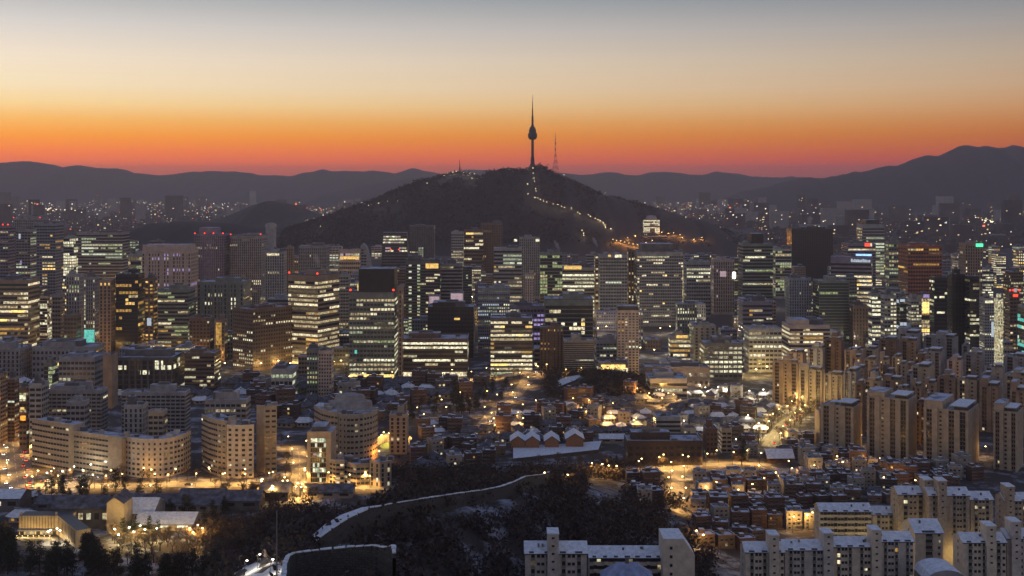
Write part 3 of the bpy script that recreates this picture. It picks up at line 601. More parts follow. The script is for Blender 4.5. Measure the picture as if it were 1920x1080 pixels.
B(1651, 1681, 556, 676, 'beige office with a column of white windows', 'the beige white-column office', yv=646, wall='palegrey', floors=16, lit=.15, pal='white', style='wide', cell=3, over=[(0, 1, .6, 1, .75, 'bright')])
B(1680, 1700, 560, 678, 'narrow dark blue glass tower with one white top strip', 'the narrow dark blue tower', yv=648, wall='bluegrey', floors=16, lit=.15, pal='blue', style='curtain', sign=[(0, .7, .01, .05, 'paleblue')])
B(1700, 1728, 562, 682, 'grey striped office with speckled white lights right of the dark blue tower', 'the speckled striped office', yv=648, wall='palegrey', floors=18, lit=.3, pal='white', style='wide', cell=2.6)
B(1720, 1743, 556, 660, 'gold blazing block with a violet sign left of the black twin tower', 'the gold blazing block', yv=640, wall='palebrown', floors=12, lit=.85, pal='yellow', style='grid', cell=3, sign=[(.2, .95, -.04, .02, 'purple'), (.1, .9, .1, .3, 'gold')])
B(1743, 1776, 522, 690, 'left half of the black twin tower with white lit rows', 'the left black twin', yv=650, wall='black', floors=22, lit=.2, pal='bright', style='band', cell=2.8, over=[(.12, .24, 0, 1, .75, 'bright'), (.75, .85, 0, 1, .8, 'bright')], pent=0)
B(1776, 1809, 516, 684, 'unlit black core of the twin tower', 'the black core', yv=648, wall='black', floors=20, lit=.0, style='slot', pent=1)
B(1809, 1836, 520, 690, 'right half of the black twin tower with brownish lit rows', 'the right black twin', yv=650, wall='black', floors=22, lit=.28, pal='white', style='band', cell=2.8, over=[(.1, .16, .2, 1, .9, 'white'), (.78, .88, 0, 1, .6, 'cool')], pent=0)
B(1836, 1864, 561, 702, 'grey dotted half of the white striped tower', 'the grey dotted tower', yv=676, wall='palegrey', floors=24, lit=.12, pal='white', style='punch', cell=2.6, sign=[(.05, .85, .02, .05, 'whiteb'), (.7, .95, .3, .5, 'paleblue')])
B(1864, 1881, 562, 702, 'white striped tower front glowing with vertical lines of light', 'the white striped tower', yv=676, wall='white', floors=24, lit=.8, pal='warm', style='slot', cell=3)
B(1884, 1912, 548, 668, 'dark red block with glowing red lights near the right edge', 'the dark red block', yv=640, wall='brown', floors=16, lit=.15, pal='warm', style='wide', red=4, sign=[(.4, .7, -.06, .0, 'pink'), (.3, .8, .03, .07, 'red')])
B(1908, 1950, 575, 690, 'teal glass block cut by the right edge', 'the teal block', yv=680, wall='bluegrey', floors=16, lit=.3, pal='teal', style='curtain', sign=[(0, .9, .02, .05, 'teal')])
# ---- third row
B(-14, 28, 424, 600, 'dark red tower at the left edge with red lights', 'the dark red edge tower', yv=525, wall='purplegrey', floors=28, lit=.1, pal='dim', style='wide', red=4)
B(30, 68, 432, 590, 'slim grey tower with one piercing white light and purple glow', 'the slim grey tower', yv=525, wall='grey', floors=28, lit=.35, pal='cool', style='wide', cell=4, over=[(.5, .62, .6, 1, .9, 'yellow'), (0, .4, 0, 1, .1, 'dim')], sign=[(.2, .32, .04, .1, 'paleblue'), (.3, .4, .36, .4, 'purple')])
B(64, 119, 420, 576, 'dark tower with amber lit lower floors near the left edge', 'the amber-lower tower', yv=500, wall='bluegrey', floors=26, lit=.04, pal='amber', style='wide', cell=4, over=[(.22, .32, .3, .7, .8, 'amber'), (.38, .44, .35, .9, .7, 'warm'), (.48, .56, .35, 1, .9, 'yellow'), (.6, .9, .35, .6, .7, 'warm')])
B(24, 92, 410, 540, 'dark tower with two red top lights behind the slim grey tower', 'the red-eyed tower', yv=432, wall='grey', floors=24, lit=.03, style='slot', red=2)
B(118, 146, 445, 560, 'white glowing tower almost fully lit left of the long green-lit office', 'the white glowing tower', yv=495, wall='palegrey', floors=20, lit=.85, pal='bright', style='grid', cell=3.4)
B(144, 243, 437, 548, 'long office with broken rows of greenish light', 'the long green-lit office', yv=480, wall='grey', floors=18, lit=.1, pal='green', style='band', cell=4, over=[(.08, .4, .1, 1, .55, 'cool')])
B(240, 272, 478, 600, 'small block with pale green stair light left of the pale columned hotel', 'the pale green stair block', yv=518, wall='palegrey', floors=14, lit=.5, pal='mix', style='grid', cell=4)
B(266, 372, 472, 606, 'pale columned hotel with vertical bays and a violet lit corner', 'the pale columned hotel', yv=540, wall='pinkbeige', floors=18, lit=.06, pal='purple', style='slot', fins=10, cell=4, over=[(.6, .98, .4, .6, .6, 'warm')], top=[(.0, .95, 9, 'pinkbeige')])
B(364, 431, 440, 580, 'left half of a tall ribbed twin slab with red roof lights', 'the left ribbed slab', yv=528, wall='purplegrey', floors=26, lit=.06, pal='warm', style='slot', fins=14, cell=3, red=4, top=[(.15, .7, 10, 'purplegrey')])
B(431, 500, 442, 578, 'right half of a tall ribbed twin slab with dark top band', 'the right ribbed slab', yv=525, wall='grey', floors=26, lit=.08, pal='warm', style='slot', fins=16, cell=3, red=2, crown='darkgrey')
B(498, 518, 426, 566, 'pale rounded-top slab standing right of the ribbed twin slab', 'the rounded-top slab', yv=472, wall='palegrey', floors=26, lit=.0, style='none', pent=0)
B(497, 538, 474, 600, 'pale ribbed tower with a bright line along its top', 'the bright-lined ribbed tower', yv=560, wall='palegrey', floors=22, lit=.04, pal='warm', style='slot', fins=8, sign=[(.1, .75, .01, .04, 'warmb')])
B(537, 552, 465, 560, 'thin pale slab right of the ribbed tower', 'the thin pale slab', yv=510, wall='palebrown', floors=20, lit=.03, style='slot')
B(560, 618, 462, 556, 'faint grey block under the mountain left of the pink stadium roof', 'the faint grey block', yv=505, wall='grey', floors=14, lit=.02, style='slot')
B(628, 656, 516, 634, 'grey slab right of the warm corner tower', 'the grey side slab', yv=600, wall='grey', floors=18, lit=.1, pal='mix', style='wide')
B(636, 678, 470, 560, 'pinkish hall with an orange lit strip at the foot of the mountain', 'the pinkish hall', yv=486, wall='pinkbeige', floors=10, lit=.1, pal='pinkish', style='wide', sign=[(.05, .98, .12, .18, 'amberb'), (.05, .2, .06, .11, 'pink')])
B(768, 816, 424, 520, 'dark tower with one white square light against the mountain', 'the white-square tower', yv=485, wall='darkgrey', floors=24, lit=.04, pal='yellow', style='punch', over=[(.4, .7, .35, .6, .95, 'cool')])
B(846, 870, 436, 536, 'pale lit tower with a bright vertical front against the mountain', 'the pale vertical-lit tower', yv=495, wall='palegrey', floors=18, lit=.8, pal='warm', style='wide', cell=4, over=[(0, .35, 0, 1, .05, None)])
B(870, 906, 432, 534, 'office with bright yellow rows beside the pale vertical-lit tower', 'the yellow-row office', yv=500, wall='brown', floors=14, lit=.2, pal='yellow', style='band', over=[(.28, .36, 0, .8, .95, 'bright'), (.4, .46, 0, .7, .9, 'bright'), (0, .25, .1, .5, .6, 'yellow')])
B(902, 942, 420, 530, 'dark unlit tower straight below the mountain top', 'the dark mountain-foot tower', yv=505, wall='brown', floors=22, lit=.02, style='slot')
B(926, 978, 466, 572, 'office with lit greenish top floors and a lit ledge left of the grey lamp-topped tower', 'the lit-ledge office', yv=530, wall='palegrey', floors=14, lit=.15, pal='warm', style='band', over=[(.05, .3, .3, 1, .8, 'cool'), (.55, .68, 0, 1, .8, 'warm')])
B(974, 1012, 446, 560, 'grey tower topped by two white lamps below the mountain', 'the grey lamp-topped tower', yv=515, wall='grey', floors=22, lit=.03, style='slot', sign=[(-.28, -.12, .02, .06, 'whiteb'), (.8, .98, .02, .06, 'whiteb')])
B(1475, 1562, 430, 536, 'huge near-black slab tower without a single lit floor', 'the black slab', yv=500, wall='black', floors=20, lit=.02, pal='dim', style='slot', cell=4)
B(1448, 1484, 468, 560, 'pale green lit office left of the black slab', 'the pale green office', yv=522, wall='palegrey', floors=16, lit=.4, pal='green', style='grid', cell=4)
B(1606, 1658, 420, 520, 'tower with a rounded black top and pale green lit floors', 'the rounded black-topped tower', yv=455, wall='bluegrey', floors=16, lit=.6, pal='cool', style='band', cell=4, over=[(0, .2, 0, 1, .15, None), (0, 1, 0, .2, .0, None)], crown='black', top=[(.2, .8, 8, 'black')])
B(1578, 1642, 458, 560, 'violet grey office with a red and white rooftop sign', 'the violet red-signed office', yv=480, wall='purplegrey', floors=18, lit=.04, pal='purple', style='band', over=[(.06, .12, 0, 1, .7, 'yellow')], sign=[(.6, .8, -.02, .04, 'red'), (.8, .86, -.02, .04, 'whiteb')])
B(1660, 1690, 454, 580, 'pale green lit tower left of the orange brick tower', 'the pale green tower', yv=530, wall='greengrey', floors=16, lit=.55, pal='green', style='wide', cell=4)
B(1684, 1766, 462, 610, 'large orange brick tower glowing with reflected light', 'the orange brick tower', yv=548, wall='orangelit', floors=20, lit=.03, pal='amber', style='wide', over=[(.0, .08, 0, 1, .6, 'amber'), (.2, .26, 0, 1, .4, 'amber'), (.55, .6, 0, .4, .6, 'amber')])  # orange light is put into the tower's own brown-orange wall colour
B(1798, 1842, 458, 590, 'beige slab with a green rooftop sign and edge light', 'the green-signed slab', yv=516, wall='palebrown', floors=22, lit=.02, pal='warm', style='slot', over=[(.2, 1, 0, .2, .7, 'warm'), (.1, 1, .65, .75, .9, 'yellow'), (.2, 1, .75, 1, .4, 'warm')], sign=[(.62, 1.03, -.01, .035, 'signgreen')])
# ---- odd shapes
def rounded_cap():
    d = gd(566); x0, x1 = X(498, d), X(518, d); w = x1-x0; mb = MB(); n = 14
    pts = [(-w/2+w*.5*(1-math.cos(math.pi*i/n)), w*.34*math.sin(math.pi*i/n)) for i in range(n+1)]
    for (ax, az), (bx, bz) in zip(pts[:-1], pts[1:]):
        mb.quad((ax, -7, az), (bx, -7, bz), (bx, 7, bz), (ax, 7, az), 'palegrey')
    mb.poly([(p[0], -7, p[1]) for p in pts], 'palegrey'); mb.poly([(p[0], 7, p[1]) for p in pts[::-1]], 'palegrey')
    t = next(o for o in C.objects if o.get('label', '').startswith('pale rounded-top')); mb.obj('rounded_top', t, (0, 0, Z(426, d)+1.2))
rounded_cap()
def sail():
    d = gd(585); zb = 0; H = Z(456, d); x0, x1 = X(676, d), X(701, d); w = x1-x0
    t = root('office_building', ((x0+x1)/2, d, zb), 'sail shaped grey tower with a curved slanting edge', 'office building')
    m = MB(); n = 18; fr = [(-w/2, 0)]+[(-w/2+w*(.18+.82*math.sqrt(max(0, 1-(i/n)**1.7))), H*i/n) for i in range(n+1)]+[(-w/2, H*.96)]
    m.poly([(a, 0, b) for a, b in fr], 'grey'); m.poly([(a, 18, b) for a, b in fr[::-1]], 'grey')
    for p, q in zip(fr, fr[1:]+fr[:1]): m.quad((p[0], 0, p[1]), (p[0], 18, p[1]), (q[0], 18, q[1]), (q[0], 0, q[1]), 'grey')
    m.obj('wall', t); rng = random.Random(3)
    for i in range(22):
        z = H*(i+.3)/24; xr = -w/2+w*(.1+.8*math.sqrt(max(0, 1-(i/22)**1.7))); mm = MB(); k = int((xr+w/2)/4)
        for j in range(max(1, k)): mm.quad((-w/2+1+4*j, -.1, z), (-w/2+4.4+4*j, -.1, z), (-w/2+4.4+4*j, -.1, z+2.2), (-w/2+1+4*j, -.1, z+2.2), rng.choice(('white', 'cool')) if rng.random() < (.4 if i in (6, 7, 12, 15) else .05) else 'glass')
        mm.obj('window_band', t)
    KEEP.append((676, 701, 515, d)); NAMED.append((688, d, 'the sail shaped tower', 676, 701, 456)); FOOT.append((x0-2, x1+2, d-2, d+22))
sail()
def trapezoid():
    d = gd(575); H = Z(436, d); x0, x1 = X(709, d), X(771, d); w = x1-x0
    t = root('office_building', ((x0+x1)/2, d, 0), 'tower with slanting sides, three bright upper rows and white top letters', 'office building')
    m = MB(); a, b = w/2, w*.36
    m.quad((-a, 0, 0), (a, 0, 0), (b, 4, H), (-b, 4, H), 'darkgrey'); m.quad((a, 0, 0), (a, 24, 0), (b, 20, H), (b, 4, H), 'darkgrey'); m.quad((-a, 24, 0), (-a, 0, 0), (-b, 4, H), (-b, 20, H), 'darkgrey'); m.quad((a, 24, 0), (-a, 24, 0), (-b, 20, H), (b, 20, H), 'darkgrey'); m.quad((-b, 4, H), (b, 4, H), (b, 20, H), (-b, 20, H), 'roofsnow')
    m.obj('wall', t); rng = random.Random(8); n = 26
    for i in range(n):
        f0, f1 = (i+.25)/n, (i+.75)/n; mm = MB(); ww = a+(b-a)*f0-.8; k = int(2*ww/4); tp = 1-f0
        lit = .9 if .04 < tp < .16 else .55 if .2 < tp < .26 else .06
        for j in range(k): xa = -ww+2*ww*(j+.05)/k; xb = -ww+2*ww*(j+.95)/k; mm.quad((xa, 4*f0-.15, H*f0), (xb, 4*f0-.15, H*f0), (xb, 4*f1-.15, H*f1), (xa, 4*f1-.15, H*f1), rng.choice(('whiteb', 'white', 'pink')) if rng.random() < lit else 'glass')
        mm.obj('window_band', t)
    for sx in (-1, 1): link('beacon', BEACON, t, (sx*w*.12, 2.4, H*.76))
    KEEP.append((709, 771, 495, d)); NAMED.append((740, d, 'the slant-sided tower', 709, 771, 438)); FOOT.append((x0-2, x1+2, d-2, d+26))
trapezoid()
def hotel_on_hill():
    d = 3400; x0, x1 = X(1207, d), X(1237, d); w = x1-x0; zb = hill_z('mountain', (x0+x1)/2, d)-4; H = Z(412, d)-zb
    t = root('hotel_building', ((x0+x1)/2, d+10, zb), 'white lit hotel tower standing alone on the mountain slope', 'hotel')
    m = MB(); m.box(-w/2, w/2, -9, 9, 0, H, 'palegrey', 'roofsnow'); m.obj('wall', t)
    pane_rows(t, w, 18, 2, H-1, 12, 4.4, .85, 'bright', 'grid', random.Random(4), 'glass', [(.25, .75, .38, .66, .25, None)])
    m = MB(); m.lathe([(w*.36, H), (w*.34, H+6), (w*.24, H+11), (0, H+13)], 'bluegrey', 16); m.obj('rounded_top', t)
    x0, x1 = X(1182, d-40), X(1252, d-40); z2 = Z(443, d-40); zc = min(hill_z('mountain', x0, d-40), hill_z('mountain', x1, d-40))-8
    t = root('hotel_annexe', ((x0+x1)/2, d-40, min(zc, z2-14)), 'long brown retaining block under the white hotel tower', 'building'); h2 = z2-t.location.z; w = (x1-x0)/2
    m = MB(); m.box(-w, w, 0, 30, 0, h2, 'palebrown', 'roofsnow'); m.obj('wall', t)
    pane_rows(t, 2*w, 0.02, 2, h2-1, 3, 6, .2, 'amber', 'wide', random.Random(5), 'glass', sides=(False, False))
hotel_on_hill()
def rooftop_letters():
    d = gd(634); w = 8
    t = next(o for o in C.objects if o.get('label', '').startswith('dark purple tower'))
    m = MB(); H = Z(484, d); rng = random.Random(2); wall = [c for c in t.children if c.name.startswith('wall')][0]
    xs = [v.co.x for v in wall.data.vertices]; ys = [v.co.y for v in wall.data.vertices]; a, b, yf = min(xs), max(xs), min(ys)
    x = a+(b-a)*.5
    while x < b-2.2:
        k = rng.uniform(1.1, 1.9); m.box(x, x+k, yf-.6, yf-.2, H-5.2, H-5.2+rng.uniform(2.6, 4), 'paleblue', bottom=True); x += k+.35
    m.obj('lit_sign', t)
    m = MB(); m.box(a+(b-a)*.62, b+.2, yf-.5, yf-.1, H+2.5, H+4.8, 'blue', bottom=True); m.obj('lit_sign', t)
rooftop_letters()
# ------------------------------------------------------------------ near apartment blocks
WQ = {}
def wmesh(w, h, m):
    k = (round(w, 2), round(h, 2), m)
    if k not in WQ:
        mb = MB(); mb.quad((-w/2, 0, 0), (w/2, 0, 0), (w/2, 0, h), (-w/2, 0, h), m)
        for a, b, c, d in ((-w/2-.12, w/2+.12, -.14, -.02), (-w/2-.1, w/2+.1, h+.02, h+.12)): mb.box(a, b, -.12, .1, c, d, 'palegrey')
        WQ[k] = mb.mesh('window')
    return WQ[k]
def windows_on(parent, spots, rest_cap=100):
    """spots: (x, y, z, angle, width, height, material); the first hundred become window parts, the rest one mesh."""
    spots = list(spots); big = spots[:rest_cap]
    for (x, y, z, a, w, h, m) in big: link('window', wmesh(w, h, m), parent, (x, y, z), a)
    if len(spots) > rest_cap:
        mb = MB()
        for (x, y, z, a, w, h, m) in spots[rest_cap:]:
            c, s = math.cos(a)*w/2, math.sin(a)*w/2; mb.quad((x-c, y-s, z), (x+c, y+s, z), (x+c, y+s, z+h), (x-c, y-s, z+h), m)
        tag(mb.obj('windows', parent), kind='stuff')
def curved(pts, yt, yb, nf, label, ref, wall='beige', thick=13, cell=3.0, ww=1.9, wh=1.35, lit=.04, blank=(), yv=None, pal='warm', slots=(), seed=1, roof='roofsnow'):
    rng = random.Random(seed); d0 = gd(yb)
    P = [(X(px, d0+dd), d0+dd) for px, dd in pts]; cx = sum(p[0] for p in P)/len(P); cy = sum(p[1] for p in P)/len(P)+thick/2
    H = Z(yt, min(p[1] for p in P)); t = root('apartment_block', (cx, cy, 0), label, 'apartment block')
    L = [(p[0]-cx, p[1]-cy) for p in P]; n = len(L)
    nrm = []
    for i in range(n):
        a, b = L[max(0, i-1)], L[min(n-1, i+1)]; dx, dy = b[0]-a[0], b[1]-a[1]; q = math.hypot(dx, dy); nrm.append((-dy/q, dx/q))
    back = [(L[i][0]+nrm[i][0]*thick, L[i][1]+nrm[i][1]*thick) for i in range(n)]
    ring = L+back[::-1]; m = MB(); m.prism(ring, -.5, H, wall, roof); m.obj('wall', t)
    m = MB()
    for a, b in zip(L[:-1], L[1:]):
        m.quad((a[0], a[1]-.25, H), (b[0], b[1]-.25, H), (b[0], b[1]-.25, H+1), (a[0], a[1]-.25, H+1), wall); m.quad((a[0], a[1]-.25, H+1), (b[0], b[1]-.25, H+1), (b[0], b[1]+.3, H+1), (a[0], a[1]+.3, H+1), 'snow'); m.quad((b[0], b[1]+.3, H), (a[0], a[1]+.3, H), (a[0], a[1]+.3, H+1), (b[0], b[1]+.3, H+1), wall)
    m.obj('parapet', t)
    spots = []; fh = (H-1)/nf
    for i in range(n-1):
        if i in blank: continue
        a, b = L[i], L[i+1]; q = math.hypot(b[0]-a[0], b[1]-a[1]); k = max(1, round(q/cell)); ang = math.atan2(b[1]-a[1], b[0]-a[0]); ox, oy = math.sin(ang)*.1, -math.cos(ang)*.1
        slot = i in slots
        for f in range(nf):
            for j in range(k):
                u = (j+.5)/k; mm = pick(rng, pal) if rng.random() < lit else 'glass'
                spots.append((a[0]+(b[0]-a[0])*u+ox, a[1]+(b[1]-a[1])*u+oy, f*fh+fh*.38, ang, min(ww*(.55 if slot else 1), q/k*.9), wh, mm))
    rng.shuffle(spots)
    windows_on(t, spots)
    for k in range(4):
        i = rng.randrange(n-1); u = rng.random(); x = L[i][0]+(L[i+1][0]-L[i][0])*u+nrm[i][0]*thick*.5; y = L[i][1]+(L[i+1][1]-L[i][1])*u+nrm[i][1]*thick*.5; s = rng.uniform(1, 2.2)
        m = MB(); m.box(x-s, x+s, y-s, y+s, H+.005+k*.002, H+rng.uniform(1.5, 3), rng.choice((wall, 'darkgrey')), 'roofsnow'); m.obj('roof_unit', t)
    KEEP.append((pts[0][0], pts[-1][0], yv or yb-6, min(p[1] for p in P))); FOOT.append((min(p[0] for p in P)-3, max(p[0] for p in P)+3, min(p[1] for p in P)-4, max(p[1] for p in P)+thick+2))
    if ref: NAMED.append(((pts[0][0]+pts[-1][0])/2, d0, ref, pts[0][0], pts[-1][0], yt))
    return t, H
curved([(60, 26), (95, 15), (129, 6)], 798, 888, 8, 'beige left wing of the long bent apartment row with horizontal window lines', 'the bent apartment row', cell=3.0, ww=2.5, wh=1.2, lit=.05, seed=2)
curved([(130, 12), (168, 3), (203, -5), (228, -9)], 822, 888, 7, 'middle wing of the long bent apartment row ending in a blank beige gable', 'the blank beige gable', cell=3.0, ww=2.5, wh=1.2, lit=.03, blank=(2,), seed=3)
curved([(229, -2), (246, -8), (264, -11), (285, -12), (306, -11), (326, -6), (344, 2), (358, 16)], 826, 888, 7, 'concave right wing of the bent apartment row lit from the street below', 'the concave lit wing', wall='cream', cell=3.3, ww=2.0, lit=.03, slots=(2, 3), seed=4)
curved([(378, 20), (392, 8), (408, 0), (424, -4)], 792, 892, 10, 'left flank of the curved beige block standing alone with window rows', 'the curved beige block', cell=3.0, ww=2.3, wh=1.3, lit=.04, seed=5)
curved([(425, -5), (450, -7), (476, -5)], 800, 892, 10, 'brighter middle front of the curved beige block with paired windows', 'the bright paired-window front', wall='cream', cell=4.2, ww=1.9, lit=.1, slots=(), seed=6)
curved([(481, 4), (496, 0), (519, 2)], 764, 886, 12, 'tall right end of the curved beige block with dark window columns', 'the tall right end', cell=4.6, ww=2.6, lit=.01, blank=(0,), seed=7)
curved([(589, 22), (603, 6), (620, -2), (634, -5)], 776, 872, 9, 'left flank of the beige block crowned by a broad rounded roof', 'the round-roofed block', cell=3.0, ww=2.2, lit=.02, seed=8)
curved([(635, -6), (650, -8), (664, -8), (682, -5), (698, 2), (708, 12)], 780, 872, 9, 'right front of the beige block crowned by a broad rounded roof', 'the round-roofed front', cell=3.1, ww=1.9, lit=.02, slots=(0,), seed=9)
B(88, 202, 734, 836, 'grey rear slab rising behind the bent apartment row with a snowy roof edge', 'the grey rear slab', yv=800, wall='grey', floors=13, lit=.02, pal='warm', style='wide', dep=14, pent=2, cat='apartment block', name='apartment_block', top=[(.05, .3, 4, 'palegrey')])
B(228, 357, 738, 836, 'grey rear slab behind the concave lit wing with long snowy roof lines', 'the snowy rear slab', yv=800, wall='grey', floors=13, lit=.02, pal='warm', style='wide', dep=14, pent=1, cat='apartment block', name='apartment_block')
B(232, 278, 762, 862, 'pale stair block rising behind the concave lit wing', 'the pale stair block', yv=815, wall='palegrey', floors=10, lit=.03, style='slot', pal='cool', dep=12, cat='apartment block', name='apartment_block')
B(278, 314, 774, 872, 'beige stepped block just above the middle of the concave lit wing', 'the beige stepped block', yv=818, wall='beige', floors=9, lit=.03, style='wide', dep=10, pent=0, cat='apartment block', name='apartment_block')
B(124, 168, 755, 858, 'grey stepped block above the joint of the bent apartment row', 'the grey stepped block', yv=808, wall='grey', floors=9, lit=.03, style='wide', dep=10, cat='apartment block', name='apartment_block')
B(55, 92, 722, 852, 'grey block behind the left end of the bent apartment row', 'the grey end block', yv=790, wall='palegrey', floors=12, lit=.08, pal='white', style='wide', dep=14, cat='apartment block', name='apartment_block')
B(384, 470, 752, 866, 'grey stepped rear block with snowy terraces behind the curved beige block', 'the snowy terraced block', yv=788, wall='grey', floors=11, lit=.04, pal='warm', style='wide', dep=14, pent=2, cat='apartment block', name='apartment_block')
def round_roof():
    d = gd(872)+8; x0, x1 = X(598, d), X(706, d); w = (x1-x0)/2; H = Z(777, d)
    t = root('rooftop_block', ((x0+x1)/2, d+12, H-1.5), 'broad rounded rooftop storey on the beige block', 'rooftop storey')
    m = MB(); m.lathe([(w*.96, 0), (w*.94, 3.5), (w*.8, 4), (w*.76, 8.5), (w*.56, 9), (w*.5, 12.5), (w*.2, 13.8), (0, 14)], 'grey', 26); o = m.obj('drum', t); o.scale = (1, .5, 1)
    m = MB(); m.lathe([(w*.965, 1), (w*.955, 2.6)], 'glass', 26); o = m.obj('window_ring', t); o.scale = (1, .5, 1)
round_roof()
def glazed_office():
    d = gd(905); x0, x1 = X(576, d), X(621, d); w = (x1-x0)/2; H = Z(812, d)
    t = root('office_building', ((x0+x1)/2, d+11, 0), 'small beige office with a tall glass front full of white glowing panes', 'office building')
    m = MB(); m.box(-w, w, -11, 11, 0, H, 'beige', 'roofsnow'); m.box(-w, -w*.72, -11.6, -11.02, 0, H+1, 'beige'); m.box(w*.6, w, -11.6, -11.02, 0, H+1, 'beige'); m.box(-w*.72, w*.6, -11.6, -11.02, H-2.4, H+1, 'beige'); m.obj('wall', t)
    m = MB(); m.box(-w*.7, w*.5, -8, 8, H+.004, H+3.5, 'darkgrey', 'roofsnow'); m.obj('penthouse', t)
    rng = random.Random(12); nf = 9; fh = (H-3)/nf
    for f in range(nf):
        m = MB(); n = 7
        for j in range(n):
            a = -w*.7+(w*1.28)*j/n; b = -w*.7+(w*1.28)*(j+.9)/n; p = .85 if f in (2, 8) else .3 if f > 4 else .12; m.quad((a, -11.3, f*fh+.5), (b, -11.3, f*fh+.5), (b, -11.3, (f+1)*fh-.15), (a, -11.3, (f+1)*fh-.15), rng.choice(('whiteb', 'coolb', 'cool')) if rng.random() < p else 'glass')  # white shine put into the panes as emission, not reflected
        m.obj('window_band', t)
    m = MB(); m.quad((-w*.5, -11.36, H*.56), (-w*.2, -11.36, H*.56), (-w*.2, -11.36, H*.59), (-w*.5, -11.36, H*.59), 'pink'); m.obj('lit_sign', t)
    KEEP.append((576, 621, 900, d)); FOOT.append((x0-1, x1+1, d-2, d+24)); NAMED.append((598, d, 'the glass-fronted small office', 576, 621, 812))
glazed_office()
curved([(618, 4), (630, 0), (645, 0)], 866, 910, 5, 'low beige shop block left of two similar ones, lit gold at street level', 'the left low shop block', cell=2.8, ww=2.2, lit=.12, pal='yellow', seed=21, thick=16)
curved([(646, 6), (668, 0), (692, 2)], 873, 912, 4, 'low curved beige shop block between its two neighbours with a bright doorway', 'the middle low shop block', cell=2.8, ww=2.2, lit=.15, pal='yellow', seed=22, thick=16)
curved([(693, 2), (712, -2), (734, 2)], 869, 914, 5, 'low curved beige shop block at the right end of the golden street', 'the right low shop block', cell=4, ww=1.4, wh=2.2, lit=.1, pal='white', seed=23, thick=16)
B(220, 346, 672, 742, 'dark glass office with tall pale fins and a few white lit bays', 'the finned glass office', yv=735, wall='darkgrey', floors=7, cell=4, lit=.16, pal='bright', style='curtain', fins=9, pent=2, dep=40)
B(193, 221, 668, 766, 'tall pale blank slab left of the finned glass office', 'the pale blank slab', yv=750, wall='palebrown', floors=16, lit=.02, style='none', pent=0, dep=16)
B(346, 414, 664, 736, 'rounded brown office with strips of white light right of the finned glass office', 'the brown strip-lit office', yv=716, wall='brown', floors=9, cell=3.4, lit=.2, pal='white', style='band', over=[(.28, .36, .1, .6, .9, 'bright'), (.55, .62, 0, 1, .7, 'white'), (.25, .9, .72, .9, .7, 'warm')])
B(60, 196, 652, 712, 'long low government block with a row of small dark windows', 'the long government block', yv=700, wall='grey', floors=5, cell=4, lit=.08, pal='yellow', style='punch', dep=30, pent=3)
B(-20, 60, 655, 716, 'grey low block with pale vertical bays at the left edge', 'the pale-bayed edge block', yv=690, wall='grey', floors=7, cell=4, lit=.12, pal='warm', style='slot', fins=7)
B(82, 108, 684, 752, 'little block glowing pale green among dark roofs', 'the little green-lit block', yv=714, wall='greengrey', floors=8, lit=.5, pal='green', style='grid', over=[(0, 1, 0, .5, .2, 'green'), (0, 1, .5, 1, .95, 'cool')])
B(110, 200, 672, 760, 'dark slate roofed block right of the little green-lit block', 'the dark slate block', yv=720, wall='bluegrey', floors=8, lit=.05, pal='white', style='wide')
B(-20, 14, 704, 838, 'tall brown shop tower cut by the left edge beside the busy avenue', 'the brown edge tower', yv=826, wall='palebrown', floors=16, lit=.12, pal='amber', style='wide', cell=3, dep=12, sign=[(.86, .98, .3, .34, 'orange')])
B(14, 36, 714, 828, 'second brown tower behind the avenue with speckled light', 'the speckled brown tower', yv=820, wall='brown', floors=16, lit=.12, pal='mix', style='wide', cell=3, dep=14)
B(36, 58, 730, 842, 'narrow shop block with stacked lit signs beside the avenue', 'the narrow sign block', yv=835, wall='brown', floors=10, lit=.3, pal='mix', style='wide', cell=2.4, dep=20, sign=[(.1, .9, .1, .16, 'whiteb'), (.2, .7, .3, .34, 'amberb'), (.2, .9, .44, .52, 'orange')])
B(575, 605, 656, 742, 'small green lit slab beside a brown one behind the round-roofed block', 'the small green slab', yv=700, wall='greengrey', floors=9, lit=.5, pal='green', style='punch', cell=2.6)
B(597, 626, 660, 745, 'small pinkish residential slab in front of the warm corner tower', 'the small pinkish slab', yv=705, wall='pinkbeige', floors=12, lit=.03, style='punch', cell=2.4)
B(508, 560, 694, 752, 'low pale roofed hall with a lit glass end', 'the low pale hall', yv=716, wall='palegrey', floors=4, lit=.2, pal='cool', style='wide', dep=30)
B(730, 766, 780, 852, 'slim beige slab with three dark window slots above the little lit pitch', 'the slim slotted slab', yv=815, wall='beige', floors=9, lit=.05, style='slot', cell=4.2, pal='warm', dep=14)
B(1225, 1276, 784, 838, 'small dark grey cube building among snowy roofs', 'the dark grey cube', yv=818, wall='grey', floors=6, lit=.02, style='band', cell=4, dep=18, pent=0, cat='building', name='cube_building')
B(1170, 1317, 829, 872, 'long dark brick building on a bank above the golden street', 'the long dark brick building', yv=845, wall='brickdark', floors=3, lit=.05, pal='warm', style='punch', cell=4.4, dep=24, pent=1, cat='building', name='brick_building')
B(1318, 1345, 806, 858, 'orange lit brick villa block right of the long dark brick building', 'the orange lit villa', yv=835, wall='brick', floors=5, lit=.15, pal='amber', style='punch', cell=3, dep=14, cat='apartment block', name='brick_block')
B(1347, 1372, 806, 850, 'cream villa block with lit balconies beside the orange lit villa', 'the cream balcony villa', yv=832, wall='beige', floors=5, lit=.2, pal='yellow', style='wide', cell=3, dep=14, cat='apartment block', name='brick_block')
